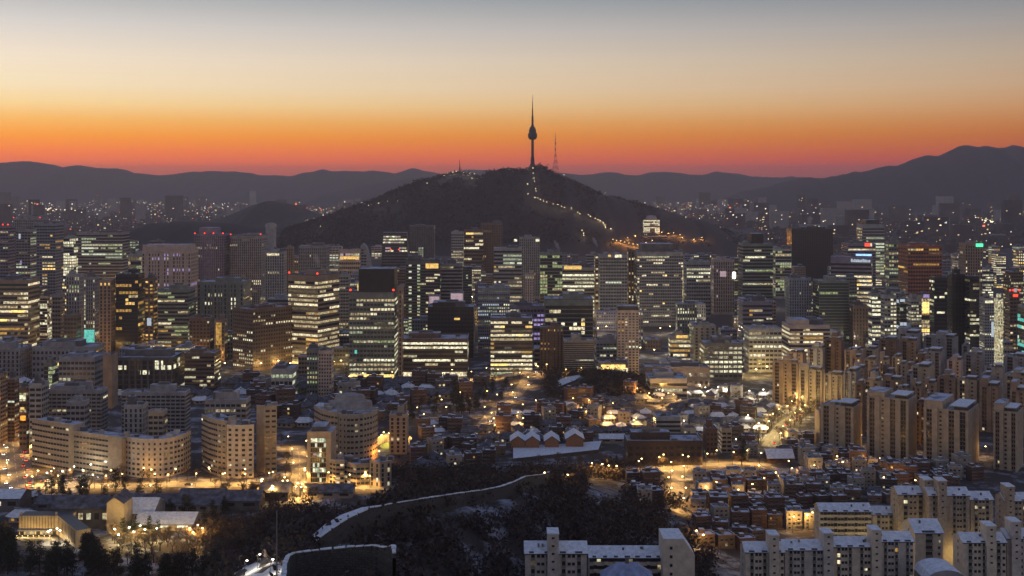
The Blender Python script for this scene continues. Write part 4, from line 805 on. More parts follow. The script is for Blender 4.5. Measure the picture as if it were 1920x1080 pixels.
B(1210, 1288, 712, 748, 'low museum with curved snowy roof and one bright window strip', 'the curved-roof museum', yv=738, wall='palegrey', floors=3, cell=4, lit=.2, pal='white', style='band', over=[(.3, .65, .4, .85, .95, 'bright')], dep=36, cat='museum', name='museum_building')
B(1205, 1330, 690, 726, 'long low old brick hall behind the curved-roof museum', 'the old brick hall', yv=706, wall='brown', floors=2, cell=5, lit=.02, style='punch', dep=22, cat='hall', name='brick_hall')
B(1120, 1178, 682, 716, 'low pavilion blazing gold and white in front of the beige residential tower', 'the blazing pavilion', yv=700, wall='palebrown', floors=2, cell=4, lit=.95, pal='bright', style='grid', over=[(0, .5, 0, 1, 1, 'yellow')], sign=[(.08, .9, .05, .3, 'gold'), (-.02, .1, .3, .7, 'whiteb')], dep=20, cat='pavilion', name='pavilion')

# ---- beige residential towers on the right
def apt(x0, xs, x1, yt, yb, label, nb=3, wall='beige', yv=None, theta=32, lit=.05, cap=True, seed=None, ref=None, band=False):
    rng = random.Random(seed or int(x0+yt)); nb = max(1, round(nb*.66)); d = gd(yb); th = math.radians(theta if x1 > xs+1 else 0)
    w = (xs-x0)*d/F/math.cos(th); dp = (x1-xs)*d/F/math.sin(th) if th else 13.; H = Z(yt, d)
    fx, gx = (math.cos(th), -math.sin(th)), (math.sin(th), math.cos(th)); px_ = X(xs, d)
    cx, cy = px_-fx[0]*w/2+gx[0]*dp/2, d-fx[1]*w/2+gx[1]*dp/2
    t = root('apartment_tower', (cx, cy, 0), label, 'apartment tower', 'beige residential towers on the right', -th)
    m = MB(); m.box(-w/2, w/2, -dp/2, dp/2, -.5, H, wall, 'roofsnow')
    bw = w/nb
    for k in range(nb+1):
        x = -w/2+bw*k; q = bw*.25; m.box(max(-w/2-.02, x-q), min(w/2+.02, x+q), -dp/2-1.1, -dp/2-.02, 0, H+1.2, wall)
    m.obj('wall', t)
    nf = max(5, int(H/2.8)); fh = H/nf
    for k in range(nb):
        m = MB(); a, b = -w/2+bw*(k+.25)+.02, -w/2+bw*(k+.75)-.02; stair = (k % 3 == 1)
        for f in range(nf):
            z = f*fh
            if not stair: m.box(a, b, -dp/2-.9, -dp/2-.03, z, z+fh*.3, 'black' if k % 2 else 'brown')
            c = (a+b)/2; mm = pick(rng, 'warm') if rng.random() < lit else 'glass'; m2 = pick(rng, 'warm') if rng.random() < lit*.6 else 'glass'
            if stair: m.quad((c-.7, -dp/2-.05, z+fh*.3), (c+.7, -dp/2-.05, z+fh*.3), (c+.7, -dp/2-.05, z+fh*.75), (c-.7, -dp/2-.05, z+fh*.75), mm)
            else:
                m.quad((a, -dp/2-.06, z+fh*.37), (c-.1, -dp/2-.06, z+fh*.37), (c-.1, -dp/2-.06, z+fh*.97), (a, -dp/2-.06, z+fh*.97), mm); m.quad((c+.1, -dp/2-.06, z+fh*.37), (b, -dp/2-.06, z+fh*.37), (b, -dp/2-.06, z+fh*.97), (c+.1, -dp/2-.06, z+fh*.97), m2)
        m.obj('stair_window_column' if stair else 'balcony_column', t)
    m = MB()
    m.box(-w/2, w/2, -dp/2-.02, -dp/2+.3, H+.004, H+1.1, wall, 'snow'); m.box(-w/2, w/2, dp/2-.3, dp/2, H+.004, H+1.1, wall, 'snow'); m.box(w/2-.3, w/2, -dp/2+.3, dp/2-.3, H+.004, H+1.1, wall, 'snow'); m.box(-w/2, -w/2+.3, -dp/2+.3, dp/2-.3, H+.004, H+1.1, wall, 'snow')
    m.obj('parapet', t)
    if cap:
        m = MB(); cw = min(w*.36, 8); ox = w*.5-cw*.75; m.box(ox-cw*.5, ox+cw*.5, -dp*.36, dp*.3, H+.01, H+3.2, 'darkgrey'); m.box(ox-cw*.75, ox+cw*.62, -dp*.5-.8, dp*.42, H+3.204, H+3.8, 'palegrey', 'snow', True); m.obj('lift_house', t)
        if rng.random() < .6: s_ = rng.choice((-1, 1)); m = MB(); m.box(*((-w*.5, -w*.08) if s_ < 0 else (-w*.1, w*.22)), -dp*.49, dp*.49, H+.012, H+rng.uniform(2.8, 7.5), wall, 'roofsnow'); m.obj('top_step', t)
        m = MB(); m.box(-w*.3, -w*.12, -dp*.3, dp*.2, H+.01, H+2.6, wall, 'snow'); m.obj('stair_house', t)
    if th:    # thin joint down the blank gable
        m = MB()
        for f in range(1, 3): yy = -dp/2+dp*f/3; m.box(w/2+.01, w/2+.05, yy-.06, yy+.06, 0, H-.5, 'palebrown')
        m.obj('gable_joint', t)
    KEEP.append((x0, x1, yv or yb-6, d)); FOOT.append((min(X(x0, d), cx-w/2), X(x1, d)+4, d-3, cy+dp/2+w/2*math.sin(th)+2))
    if ref: NAMED.append(((x0+x1)/2, d, ref, x0, x1, yt))
R = [  # x0, corner, x1, top, base row, label, bays, wall
    (1548, 1601, 1628, 766, 850, 'beige tower at the left of the front row with a blank lit gable', 5, 'beige', 826, 'the left front tower'),
    (1638, 1704, 1735, 752, 864, 'beige front row tower with a wide blank gable, second from the left', 6, 'beige', 842, 'the second front tower'),
    (1747, 1816, 1866, 774, 880, 'beige front row tower with the widest blank gable and snowy lift house', 6, 'beige', 856, 'the wide-gabled front tower'),
    (1872, 1908, 1940, 776, 884, 'beige front row tower cut by the right edge', 4, 'beige', 862, None),
    (1536, 1556, 1556, 774, 842, 'narrow grey beige tower end beside the bright tree-lined street', 2, 'palebrown', 815, None),
    (1624, 1650, 1662, 718, 812, 'beige tower rising between the two left front towers, second row', 3, 'beige', 770, None),
    (1662, 1690, 1700, 716, 810, 'dark fronted tower behind the second front tower', 3, 'palebrown', 750, None),
    (1714, 1742, 1762, 692, 806, 'slender beige tower with a pale edge, second row behind the second front tower', 3, 'beige', 752, None),
    (1764, 1790, 1801, 712, 804, 'beige tower with two lit windows right of the slender pale-edged tower', 3, 'palebrown', 750, None),
    (1802, 1832, 1842, 716, 806, 'beige tower above the wide-gabled front tower with three lit windows', 3, 'beige', 768, None),
    (1844, 1872, 1890, 728, 812, 'dim beige tower to the upper right of the wide-gabled front tower', 3, 'palebrown', 770, None),
    (1892, 1925, 1950, 708, 800, 'tall dim tower at the right edge, second row', 3, 'beige', 770, None),
    (1455, 1497, 1503, 683, 762, 'pale ribbed tower over the bright tree-lined street, leftmost of three', 5, 'palebrown', 728, 'the left ribbed tower'),
    (1504, 1542, 1549, 697, 772, 'pale ribbed tower over the bright tree-lined street, middle of three', 5, 'beige', 742, None),
    (1550, 1580, 1586, 706, 782, 'pale ribbed tower over the bright tree-lined street, rightmost of three', 4, 'beige', 758, None),
    (1519, 1543, 1550, 656, 744, 'grey tower behind the three pale ribbed towers, dark capped', 3, 'grey', 698, None),
    (1551, 1578, 1587, 640, 742, 'brown tower standing tallest behind the three pale ribbed towers', 3, 'brown', 704, None),
    (1588, 1610, 1622, 660, 748, 'dark fronted tower with white frame right of the tallest brown one', 3, 'palebrown', 720, None),
    (1622, 1642, 1652, 658, 744, 'pale edged tower in the back row left of the lit red-brown tower', 2, 'beige', 712, None),
    (1654, 1680, 1692, 640, 740, 'red-brown back row tower with a column of lit windows', 3, 'brown', 716, None),
    (1694, 1718, 1728, 642, 738, 'dim tower with ribbed front right of the red-brown back row tower', 3, 'palebrown', 690, None),
    (1730, 1764, 1780, 662, 744, 'broad grey tower in the back row above the second row', 4, 'grey', 708, None),
    (1781, 1802, 1812, 678, 748, 'small pinkish tower with a square window grid in the back row', 3, 'pinkbeige', 708, None),
    (1814, 1842, 1852, 668, 742, 'grey tower in the back row under the white striped tower', 3, 'grey', 715, None),
    (1853, 1880, 1891, 692, 752, 'small dark tower in the back row near the right edge', 3, 'grey', 726, None),
    (1892, 1925, 1940, 672, 745, 'broad dim tower in the back row at the right edge', 3, 'grey', 705, None),
    (1690, 1722, 1740, 628, 722, 'dark tower far behind the red-brown back row tower', 3, 'grey', 660, None),
    (1742, 1790, 1806, 636, 724, 'dark broad tower below the black twin tower', 4, 'grey', 662, None),
    (1640, 1668, 1680, 646, 726, 'dim slab behind the pale edged back row tower', 3, 'purplegrey', 660, None),
]
R += [
    (1628, 1636, 1641, 738, 836, 'narrow dim tower wedged between the two left front towers', 2, 'palebrown', 805, None),
    (1735, 1742, 1748, 746, 846, 'narrow tower with lit windows wedged left of the wide-gabled front tower', 2, 'palebrown', 815, None),
    (1866, 1870, 1874, 764, 862, 'narrow dark tower wedged right of the wide-gabled front tower', 1, 'palebrown', 830, None),
    (1700, 1710, 1715, 704, 808, 'narrow dim tower left of the slender pale-edged tower', 2, 'grey', 760, None),
    (1586, 1606, 1624, 700, 796, 'dark second row tower behind the leftmost front tower', 3, 'grey', 752, None),
    (1606, 1618, 1626, 722, 818, 'narrow brown tower close behind the leftmost front tower', 2, 'brown', 762, None),
    (1842, 1858, 1866, 706, 796, 'dim second row tower behind the dark gap right of centre', 2, 'grey', 730, None),
    (1480, 1506, 1516, 664, 742, 'faint grey tower behind the leftmost pale ribbed tower', 3, 'palebrown', 686, None),
    (1806, 1816, 1822, 650, 728, 'faint narrow tower in the back row before the black twin tower', 2, 'grey', 668, None),
    (1900, 1922, 1940, 736, 822, 'brown second row tower at the right edge above the cut front tower', 3, 'palebrown', 772, None)]
for (a, s, b, yt, yb, lab, nb, wl, yv, ref) in R: apt(a, s, b, yt, yb, lab, nb, wl, yv, ref=ref)

def squeezed_towers():
    rng = random.Random(31); L = []
    for yb, tp, p0 in ((836, 742, 1640), (820, 716, 1600), (802, 700, 1590), (786, 690, 1580), (768, 674, 1600)):
        px = p0; d0 = gd(yb)
        while px < 1915:
            w = rng.uniform(17, 27); x0, x1 = X(px, d0), X(px+w, d0)
            if not any(x0-.5 < q[1] and q[0] < x1+.5 and d0-1 < q[3] and q[2] < d0+16 for q in FOOT): L.append((px, px+w*.66, px+w, tp+rng.uniform(-6, 16), yb)); px += w+rng.uniform(1, 5)
            else: px += 3
    L.sort(); names = ['first', 'second', 'third', 'fourth', 'fifth', 'sixth', 'seventh', 'eighth', 'ninth', 'tenth', 'eleventh', 'twelfth', 'thirteenth', 'fourteenth', 'fifteenth', 'sixteenth', 'seventeenth', 'eighteenth', 'nineteenth', 'twentieth']
    for i, (a, s, b, yt, yb) in enumerate(L[:20]): apt(a, s, b, yt, yb, f'slim tower squeezed between the beige tower rows, {names[i]} of these from the left', 3, rng.choice(('beige', 'palebrown', 'beige', 'brown')), yt+40, lit=.09)
squeezed_towers()
# ---- cream walk-up apartments at the lower right
def walkup(x0, x1, ye, d, label, nf, units, stairs=(), wall='cream', dep=12, pitch=.42, group='cream walk-up blocks at the lower right', lit=.05, base=0., seed=1, balconies=False, gable_only=False, ref=None, yv=1080):
    rng = random.Random(seed); w = (X(x1, d)-X(x0, d))/2; zb = base; H = Z(ye, d)-zb
    t = root('apartment_block', ((X(x0, d)+X(x1, d))/2, d+dep/2, zb), label, 'apartment block', group)
    rh = dep/2*pitch*2*.5; h = dep/2
    m = MB(); m.box(-w, w, -h, h, -2, H, wall)
    for s in (-1, 1): m.poly([(s*w, -h, H), (s*w, h, H), (s*w, 0, H+rh)][::s], wall)
    m.obj('wall', t)
    m = MB(); o = .5; k = rh/h
    for s in (-1, 1):
        y1 = s*(h+.7); z1 = H-.7*k+.05
        m.quad((-w-o, y1, z1), (w+o, y1, z1), (w+o, 0, H+rh+.05), (-w-o, 0, H+rh+.05), 'snow'); m.quad((-w-o, y1, z1-.35), (w+o, y1, z1-.35), (w+o, y1, z1), (-w-o, y1, z1), 'tile')
        for u in range(units):       # bare strip along the eave where snow slid off
            a = -w+2*w*(u+.25)/units; b = a+2*w/units*rng.uniform(.3, .55); sl = lambda y: H+(h-abs(y))*k+.09; m.quad((a, y1*.97, sl(y1*.97)), (b, y1*.97, sl(y1*.97)), (b, y1*.82, sl(y1*.82)), (a, y1*.82, sl(y1*.82)), 'tile')
    rf = m.obj('roof', t)
    for u in range(max(1, units//2)):
        m = MB(); xv = -w+2*w*rng.uniform(.1, .9); yv_ = -h*rng.uniform(.25, .6); zz = H+(h-abs(yv_))*k; m.box(xv-.35, xv+.35, yv_-.35, yv_+.35, zz-.2, zz+rng.uniform(.9, 1.5), rng.choice(('concrete', 'darkgrey', 'brick')), 'snow'); m.obj('vent', rf)
    fh = 2.8; spots = []; uw = 2*w/units
    for u in range(units):
        xc = -w+uw*(u+.5)
        m = MB(); a, b = xc-uw*(.16 if balconies else .12), xc+uw*(.16 if balconies else .12)
        for f in range(int(H/fh)+1):
            zc = H-(f+1)*fh
            if zc < 0: break
            m.box(a, b, -h-.9, -h-.02, zc+.1, zc+1.0, wall if balconies else 'greengrey'); m.quad((a, -h-.05, zc+1.02), (b, -h-.05, zc+1.02), (b, -h-.05, zc+2.5), (a, -h-.05, zc+2.5), pick(rng, 'warm') if rng.random() < lit*.6 else 'glass')
            for sx in ((-.34, .34) if balconies else (-.36,) if u % 2 else (.36,)):
                if f < 6: spots.append((xc+uw*sx, -h-.06, zc+1.0, 0, 1.5 if balconies else 1.1, 1.2 if balconies else 1.0, pick(rng, 'white') if rng.random() < lit else 'glass'))
        m.obj('balcony_column', t)
    for s, ang in ((-1, -math.pi/2), (1, math.pi/2)):
        for f in range(1, 5):
            if H-f*fh > 0: spots.append((s*(w+.06), 0, H-f*fh+.9, ang, .9, 1.1, 'glass'))
    spots.sort(key=lambda q: -q[2]); windows_on(t, spots)
    for u in stairs:
        xc = -w+2*w*u; m = MB(); m.box(xc-2, xc+2, -h-2.2, -h*.1, -1, H+rh+4.6, wall, 'snow'); m.box(xc-2.15, xc+2.15, -h-2.35, -h*.1+.1, H+rh+4.61, H+rh+5.0, 'snow'); st = m.obj('stair_tower', t)
        for f in range(6):
            z = H+rh+2.9-f*fh
            if z > 1:
                m = MB(); m.box(xc-.5, xc+.5, -h-2.26, -h-2.21, z, z+.7, 'glass'); m.obj('window', st)
    if ref: NAMED.append(((x0+x1)/2, d, ref, x0, x1, ye))
    KEEP.append((x0, x1, yv, d)); FOOT.append((X(x0, d)-2, X(x1, d)+2, d-4, d+dep+2))
    return t
walkup(985, 1100, 1036, 440, 'cream walk-up with a tall stair tower beside the dark slope, leftmost of its kind', 6, 4, (.45,), base=10, seed=31, wall='palecream', ref='the leftmost walk-up')
walkup(1106, 1246, 1044, 462, 'long cream walk-up with open balconies joined to a tall gable tower', 5, 7, (), base=8, seed=32, balconies=True, lit=.04)
def gable_tower():
    d = 455; x0, x1 = X(1243, d), X(1302, d); w = (x1-x0)/2; H = Z(1024, d)-6
    t = root('apartment_block', ((x0+x1)/2, d+6, 6), 'pale tower block with a slanting gable closing the long balcony walk-up', 'apartment block', 'cream walk-up blocks at the lower right')
    m = MB(); m.box(-w, w*.3, -7, 7, 0, H+3, 'cream', 'snow'); m.box(w*.3+.01, w, -6.9, 6.9, 0, H-3, 'cream', 'snow'); m.poly([(w*.3+.02, -6.9, H-3), (w, -6.9, H-3), (w*.3+.02, -6.9, H+2.8)], 'cream'); m.quad((w*.3+.02, -6.9, H+2.8), (w, -6.9, H-3), (w, 6.9, H-3), (w*.3+.02, 6.9, H+2.8), 'snow'); m.obj('wall', t)
    for f in range(6): 
        m = MB(); m.box(-w*.5-.5, -w*.5+.5, -7.08, -7.01, H-1-f*3.2, H+.1-f*3.2, 'glass'); m.obj('window', t)
    KEEP.append((1243, 1302, 1080, d)); FOOT.append((x0-2, x1+2, d-4, d+14))
gable_tower()
walkup(1398, 1470, 1034, 508, 'cream walk-up at the left end of the long front row with a plain gable', 5, 3, (.72,), seed=33, ref='the front walk-up row')
walkup(1472, 1560, 1030, 512, 'cream walk-up in the front row, second from its left end, near the golden lit yard', 5, 4, (.9,), seed=34, wall='palecream')
walkup(1562, 1648, 1024, 516, 'cream walk-up in the front row, third from its left end, by the big blank gable', 5, 4, (.92,), seed=35)
walkup(1650, 1712, 1014, 522, 'short cream walk-up closing the right end of the long front row behind bare trees', 5, 3, (), seed=36, wall='palecream')
walkup(1538, 1634, 958, 600, 'four storey pale walk-up with shaded balcony rows left of the stepped high block', 5, 5, (), seed=37, balconies=True, wall='palegrey', lit=.03, yv=992, ref='the balcony walk-up')
walkup(1636, 1682, 964, 606, 'small snow roofed walk-up tucked right of the shaded balcony walk-up', 5, 2, (), seed=38, yv=1000, wall='palegrey')
walkup(1684, 1740, 926, 598, 'high pale block with a lit top window and blank left gable', 9, 2, (.97,), seed=39, wall='plaster', yv=965)
walkup(1742, 1818, 928, 590, 'high pale block with dark balcony columns beside a stair tower', 10, 4, (.3,), seed=40, wall='plaster', yv=1010)
walkup(1820, 1862, 936, 596, 'high pale block end, rightmost of the stepped high group', 9, 2, (), seed=41, wall='plaster', yv=1005)
walkup(1716, 1768, 998, 548, 'big blank cream gable block behind bare trees', 7, 1, (), seed=42, dep=18, yv=1055)
walkup(1806, 1886, 1016, 520, 'cream walk-up near the lower right corner with a left gable and tower', 6, 3, (.62,), seed=43)
walkup(1888, 1960, 1008, 524, 'cream walk-up cut by the right edge at the lower right corner', 6, 3, (.2,), seed=44, wall='palecream')
walkup(1884, 1960, 938, 606, 'pale high block cut by the right edge above the corner walk-up', 9, 3, (.1,), seed=45, wall='plaster', yv=985)
def dome_hall():
    d = 500; x0, x1 = X(1738, d), X(1812, d); w = (x1-x0)/2; z = Z(1090, d)
    t = root('hall', ((x0+x1)/2, d+8, 0), 'low hall with a bulging snow covered roof at the bottom edge', 'hall')
    m = MB(); m.box(-w, w, -8, 8, 0, z, 'concrete'); m.obj('wall', t); m = MB()
    n = 10
    for i in range(n):
        a, b = -w*1.03+2.06*w*i/n, -w*1.03+2.06*w*(i+1)/n; f = lambda q: z+4.6*math.sqrt(max(0, 1-(q/(w*1.031))**2))
        m.quad((a, -8.4, f(a)), (b, -8.4, f(b)), (b, 8.4, f(b)), (a, 8.4, f(a)), 'snow'); m.quad((a, -8.4, z), (b, -8.4, z), (b, -8.4, f(b)), (a, -8.4, f(a)), 'palegrey')
    m.obj('roof', t)
dome_hall()
def blue_roof():
    d = 425; x0, x1 = X(1128, d), X(1228, d); w = (x1-x0)/2; z = Z(1090, d)
    t = root('house', ((x0+x1)/2, d+5, 8), 'house with a blue hipped roof dusted with snow at the bottom edge', 'house'); z -= 8
    m = MB(); m.box(-w*.9, w*.9, -5, 5, -2, z, 'plaster'); m.obj('wall', t); m = MB(); a, b = w, 6
    m.quad((-a, -b, z), (a, -b, z), (w*.35, 0, z+5.2), (-w*.35, 0, z+5.2), 'snowblue'); m.quad((a, b, z), (-a, b, z), (-w*.35, 0, z+5.2), (w*.35, 0, z+5.2), 'snowblue'); m.poly([(a, -b, z), (a, b, z), (w*.35, 0, z+5.2)], 'snowblue'); m.poly([(-a, b, z), (-a, -b, z), (-w*.35, 0, z+5.2)], 'snowblue'); r = m.obj('roof', t)
    m = MB(); m.box(-.6, .6, -.5, .5, z+4.6, z+6.6, 'darkgrey'); m.obj('chimney', r)
blue_roof()
# ------------------------------------------------------------------ roads
def road(pts, width, m='slush', lift=.05, name='road', mark=True):
    """pts: level-ground picture rows (px, row) turned into ground points."""
    P = [(X(px, gd(py)), gd(py)) for px, py in pts]; Q = []
    for a, b in zip(P[:-1], P[1:]):
        n = max(1, int(math.hypot(b[0]-a[0], b[1]-a[1])/6)); Q += [(a[0]+(b[0]-a[0])*i/n, a[1]+(b[1]-a[1])*i/n) for i in range(n)]
    Q.append(P[-1]); mb = MB(); L, R = [], []
    for i, q in enumerate(Q):
        a, b = Q[max(0, i-1)], Q[min(len(Q)-1, i+1)]; dx, dy = b[0]-a[0], b[1]-a[1]; k = math.hypot(dx, dy); nx, ny = -dy/k, dx/k
        L.append((q[0]+nx*width/2, q[1]+ny*width/2)); R.append((q[0]-nx*width/2, q[1]-ny*width/2))
    zz = lambda p, l: (p[0], p[1], g(*p)+l)
    for i in range(len(Q)-1):
        mb.quad(zz(R[i], lift), zz(R[i+1], lift), zz(L[i+1], lift), zz(L[i], lift), m)
    if mark and width > 8:
        for i in range(0, len(Q)-2, 2):
            for o in ((.49, .51),) if width < 16 else ((.24, .255), (.49, .51), (.745, .76)):
                f = lambda j, u: zz((R[j][0]+(L[j][0]-R[j][0])*u, R[j][1]+(L[j][1]-R[j][1])*u), lift+.02)
                mb.quad(f(i, o[0]), f(i+1, o[0]), f(i+1, o[1]), f(i, o[1]), 'roadpaint')
    o = mb.obj(name); tag(o, kind='structure'); return Q
AVENUE = [(36, 922), (30, 880), (24, 830), (16, 780), (4, 730)]
STREET = [(44, 912), (130, 912), (240, 910), (330, 909), (410, 907), (470, 909), (510, 920), (548, 945)]
ALLEY = [(545, 940), (562, 895), (562, 862), (556, 836)]
SHOPS = [(562, 903), (620, 908), (680, 914), (738, 917)]
RIGHT = [(1440, 838), (1466, 806), (1492, 782), (1512, 764), (1498, 746), (1470, 735)]
GOLD = [(1180, 893), (1240, 880), (1310, 873), (1380, 868), (1445, 872)]
LANE = [(1270, 984), (1270, 940), (1270, 905), (1278, 876)]
MID = [(905, 800), (930, 770), (960, 748), (985, 728), (1000, 712), (1010, 704)]
FRONT = [(640, 720), (720, 718), (800, 714), (880, 712), (960, 714), (1010, 714), (1100, 716)]
road(AVENUE, 19); road(STREET, 12); road(ALLEY, 11); road(SHOPS, 10); road(RIGHT, 10); road(GOLD, 8, mark=False); road(LANE, 9, mark=False); road(MID, 12); road(FRONT, 18)
road([(1284, 734), (1330, 742), (1380, 746), (1440, 748)], 12, 'pavement', name='path', mark=False)
road([(1110, 929), (1166, 927)], 7, 'pavement', name='path', mark=False)
road([(76, 1022), (134, 1022)], 14, 'pavement', .06, name='path', mark=False)

for (a_, b_, y_) in ((60, 480, 916), (480, 550, 938), (552, 576, 898), (1284, 1440, 749), (1440, 1466, 832), (1462, 1540, 776), (1257, 1284, 978), (1172, 1440, 873), (1102, 1168, 930), (905, 1000, 764), (10, 46, 915), (1196, 1256, 768), (84, 140, 1030), (576, 740, 914)):
    KEEP.append((a_, b_, y_, gd(y_)))
# ------------------------------------------------------------------ street lamps
def along(pts, n, jit=.0, off=0., seed=1):
    rng = random.Random(seed); P = [(X(px, gd(py)), gd(py)) for px, py in pts]; S = [0]
    for a, b in zip(P[:-1], P[1:]): S.append(S[-1]+math.hypot(b[0]-a[0], b[1]-a[1]))
    out = []
    for i in range(n):
        s = S[-1]*(i+.5+rng.uniform(-jit, jit))/n
        k = max(j for j in range(len(S)-1) if S[j] <= s); u = (s-S[k])/(S[k+1]-S[k]); a, b = P[k], P[k+1]; dx, dy = b[0]-a[0], b[1]-a[1]; q = math.hypot(dx, dy); sd = off*(1 if i % 2 else -1)
        out.append((a[0]+dx*u-dy/q*sd, a[1]+dy*u+dx/q*sd))
    return out
LAMPED = []
def lamps(pts, n, label, group, power, style='gold', col=None, off=4., jit=.25, seed=1, down=False):
    for (x, y) in along(pts, n, jit, off, seed):
        lamp(x, y, g(x, y), label, group, power, style, col, rz=random.Random(x).uniform(0, 6), down=down); LAMPED.append((x, y))
lamps(AVENUE, 18, 'tall lamp along the busy avenue at the left edge', 'lamps of the left avenue', 16000, 'gold', None, 10.5, seed=2, down=True)
lamps(STREET, 20, 'gold lamp on the street under the bent apartment row', 'lamps of the gold street', 15000, 'gold', None, 6, seed=3, down=True)
lamps(ALLEY, 8, 'gold lamp in the steep bright alley beside the curved beige block', 'lamps of the steep alley', 16000, 'gold', None, 5, seed=4, down=True)
lamps(SHOPS, 8, 'gold lamp in front of the three low shop blocks', 'lamps by the low shops', 12000, 'gold', None, 4, seed=5, down=True)
lamps(RIGHT, 20, 'lamp on the blazing tree-lined street left of the beige towers', 'lamps of the tree-lined street', 8500, 'gold', 'yellow', 7, seed=6)
lamps(GOLD, 11, 'gold lamp on the lane under the long dark brick building', 'lamps of the bank lane', 12000, 'gold', None, 3, seed=7, down=True)
lamps(LANE, 9, 'gold lamp in the straight bright lane between brick villas', 'lamps of the straight lane', 13000, 'gold', None, 4, seed=8, down=True)
lamps(MID, 10, 'lamp on the curving road that climbs towards the bright square block', 'lamps of the curving road', 10000, 'gold', None, 5, seed=9, down=True)
lamps(FRONT, 16, 'gold lamp on the boulevard at the feet of the lit office towers', 'lamps of the boulevard', 14000, 'gold', None, 9, seed=10, down=True)
lamps([(1284, 734), (1330, 742), (1380, 746), (1440, 748)], 8, 'white lamp around the bright plaza strip', 'lamps of the plaza', 9000, 'white', None, 4, seed=11)
lamps([(1195, 752), (1215, 762), (1256, 756), (1246, 772)], 5, 'gold lamp in the lit yard below the curved-roof museum', 'lamps of the museum yard', 8000, 'gold', None, 3, seed=12)
lamps([(1102, 930), (1166, 928)], 4, 'gold lamp by the little lit yard at the edge of the dark woods', 'lamps of the wood-edge yard', 4000, 'gold', None, 2, seed=13)
lamps([(1478, 998), (1530, 990)], 4, 'gold lamp in the yard behind the front walk-up row', 'lamps of the walk-up yard', 3500, 'gold', None, 2, seed=14)
lamps([(1300, 1060), (1325, 1052)], 2, 'gold lamp at the foot of the slanting gable tower', 'lamps by the gable tower', 2500, 'gold', None, 2, seed=15)
lamps([(88, 1028), (118, 1022)], 4, 'white floodlight on the court between the gold panel wings', 'floodlights of the court', 2600, 'white', 'white', 2, seed=16, down=True)
lamps([(500, 922), (545, 946)], 4, 'gold lamp among bare trees where the gold street bends down', 'lamps of the street bend', 4500, 'gold', None, 5, seed=38)
lamps([(4, 780), (14, 822), (34, 860), (56, 892)], 11, 'orange lamp by the shops along the left avenue', 'lamps by the avenue shops', 5500, 'gold', None, 13, seed=37)
lamps([(205, 1030), (290, 1012)], 7, 'white lamp among bare trees in the lower left park', 'park lamps', 5000, 'white', 'yellow', 5, seed=17)
lamps([(345, 1030), (385, 1012)], 4, 'gold lamp lighting bare trees in the lower left park', 'gold park lamps', 6000, 'gold', None, 3, seed=18)
lamps([(705, 838), (735, 832), (768, 838)], 5, 'floodlight over the little lit oval pitch', 'pitch floodlights', 4500, 'gold', 'yellow', 3, seed=19)
lamps([(680, 868), (712, 872)], 2, 'deep orange lamp beside the round-roofed block', 'deep orange lamps', 5000, 'gold', 'orange', 2, seed=20)
lamps([(905, 818), (1010, 790), (1085, 780), (1180, 812), (1120, 770), (960, 775)], 22, 'small lamp in a lane of the snowy village', 'village lane lamps', 3200, 'gold', None, 8, seed=21)
lamps([(1290, 800), (1345, 848), (1430, 800)], 8, 'lamp between dark houses left of the tree-lined street', 'lamps between the dark houses', 2600, 'white', None, 8, seed=22)
lamps([(1320, 960), (1450, 900), (1620, 880), (1700, 930)], 24, 'dim lamp lost among the brick villas', 'lamps among the villas', 1700, 'gold', None, 8, seed=23)
lamps([(760, 800), (850, 770), (905, 745)], 7, 'small lamp in the dark park left of the curving road', 'lamps of the dark park', 1800, 'gold', None, 10, seed=24)
lamps([(20, 690), (200, 660), (420, 660)], 7, 'lamp between the blocks above the bent apartment row', 'lamps above the bent row', 4500, 'gold', None, 8, seed=25)
lamps([(80, 905), (180, 896)], 6, 'white lamp of the car park beside the avenue', 'car park lamps', 1800, 'white', None, 6, seed=26)
lamps([(1560, 838), (1760, 848), (1900, 862)], 10, 'lamp at the feet of the beige front row towers', 'lamps under the beige towers', 2000, 'gold', None, 5, seed=27)
lamps([(1540, 776), (1720, 776), (1900, 778)], 9, 'lamp in the yards between the beige tower rows', 'lamps between the tower rows', 3500, 'gold', None, 5, seed=28)
lamps([(1000, 1070), (1090, 1066)], 2, 'lamp before the leftmost walk-up', 'lamps before the walk-ups', 1200, 'gold', None, 2, seed=29)
lamps([(1420, 1076), (1700, 1070), (1880, 1072)], 8, 'lamp in the yard before the front walk-up row', 'lamps of the front yard', 2800, 'gold', 'yellow', 3, seed=30)

def downtown_lamps():
    """the farther street lamps, past three hundred in all: one object, each with its own light"""
    m = MB(); S = []
    for k, (y_, pa_, pb_, n_) in enumerate(((694, 420, 640, 8), (676, 60, 420, 9), (668, 1010, 1300, 9), (650, 540, 900, 9), (640, 60, 420, 8), (626, 1020, 1420, 12), (608, 780, 1180, 12), (596, 100, 540, 12), (580, 1180, 1700, 14), (566, 560, 960, 12), (552, 60, 520, 12), (540, 960, 1460, 14), (524, 1460, 1900, 14), (512, 540, 1000, 12), (660, 1560, 1900, 8), (706, 1200, 1470, 8))):
        for (x, y) in along([(pa_, y_), (pb_, y_)], n_, .5, 9, 90+k):
            m.bar((x, y, 0), (x, y, 8), .14, .09, 'darkmetal', 5); m.box(x-.6, x+.6, y-.4, y+.4, 8.02, 8.5, 'lamp', bottom=True); S.append((x, y, ('yellow', 'gold', 'white')[k % 3], 5000+k*500))
    o = tag(m.obj('downtown_lamps'), 'street lamps glowing in the gaps between the downtown blocks', 'street lamps', kind='stuff')
    for (x, y, c, p) in S: point(c, p, o, (x, y, 7.5))
downtown_lamps()
lamps(STREET, 10, 'gold lamp standing close under the bent apartment row', 'lamps close to the bent row', 2000, 'gold', None, 9, seed=120)
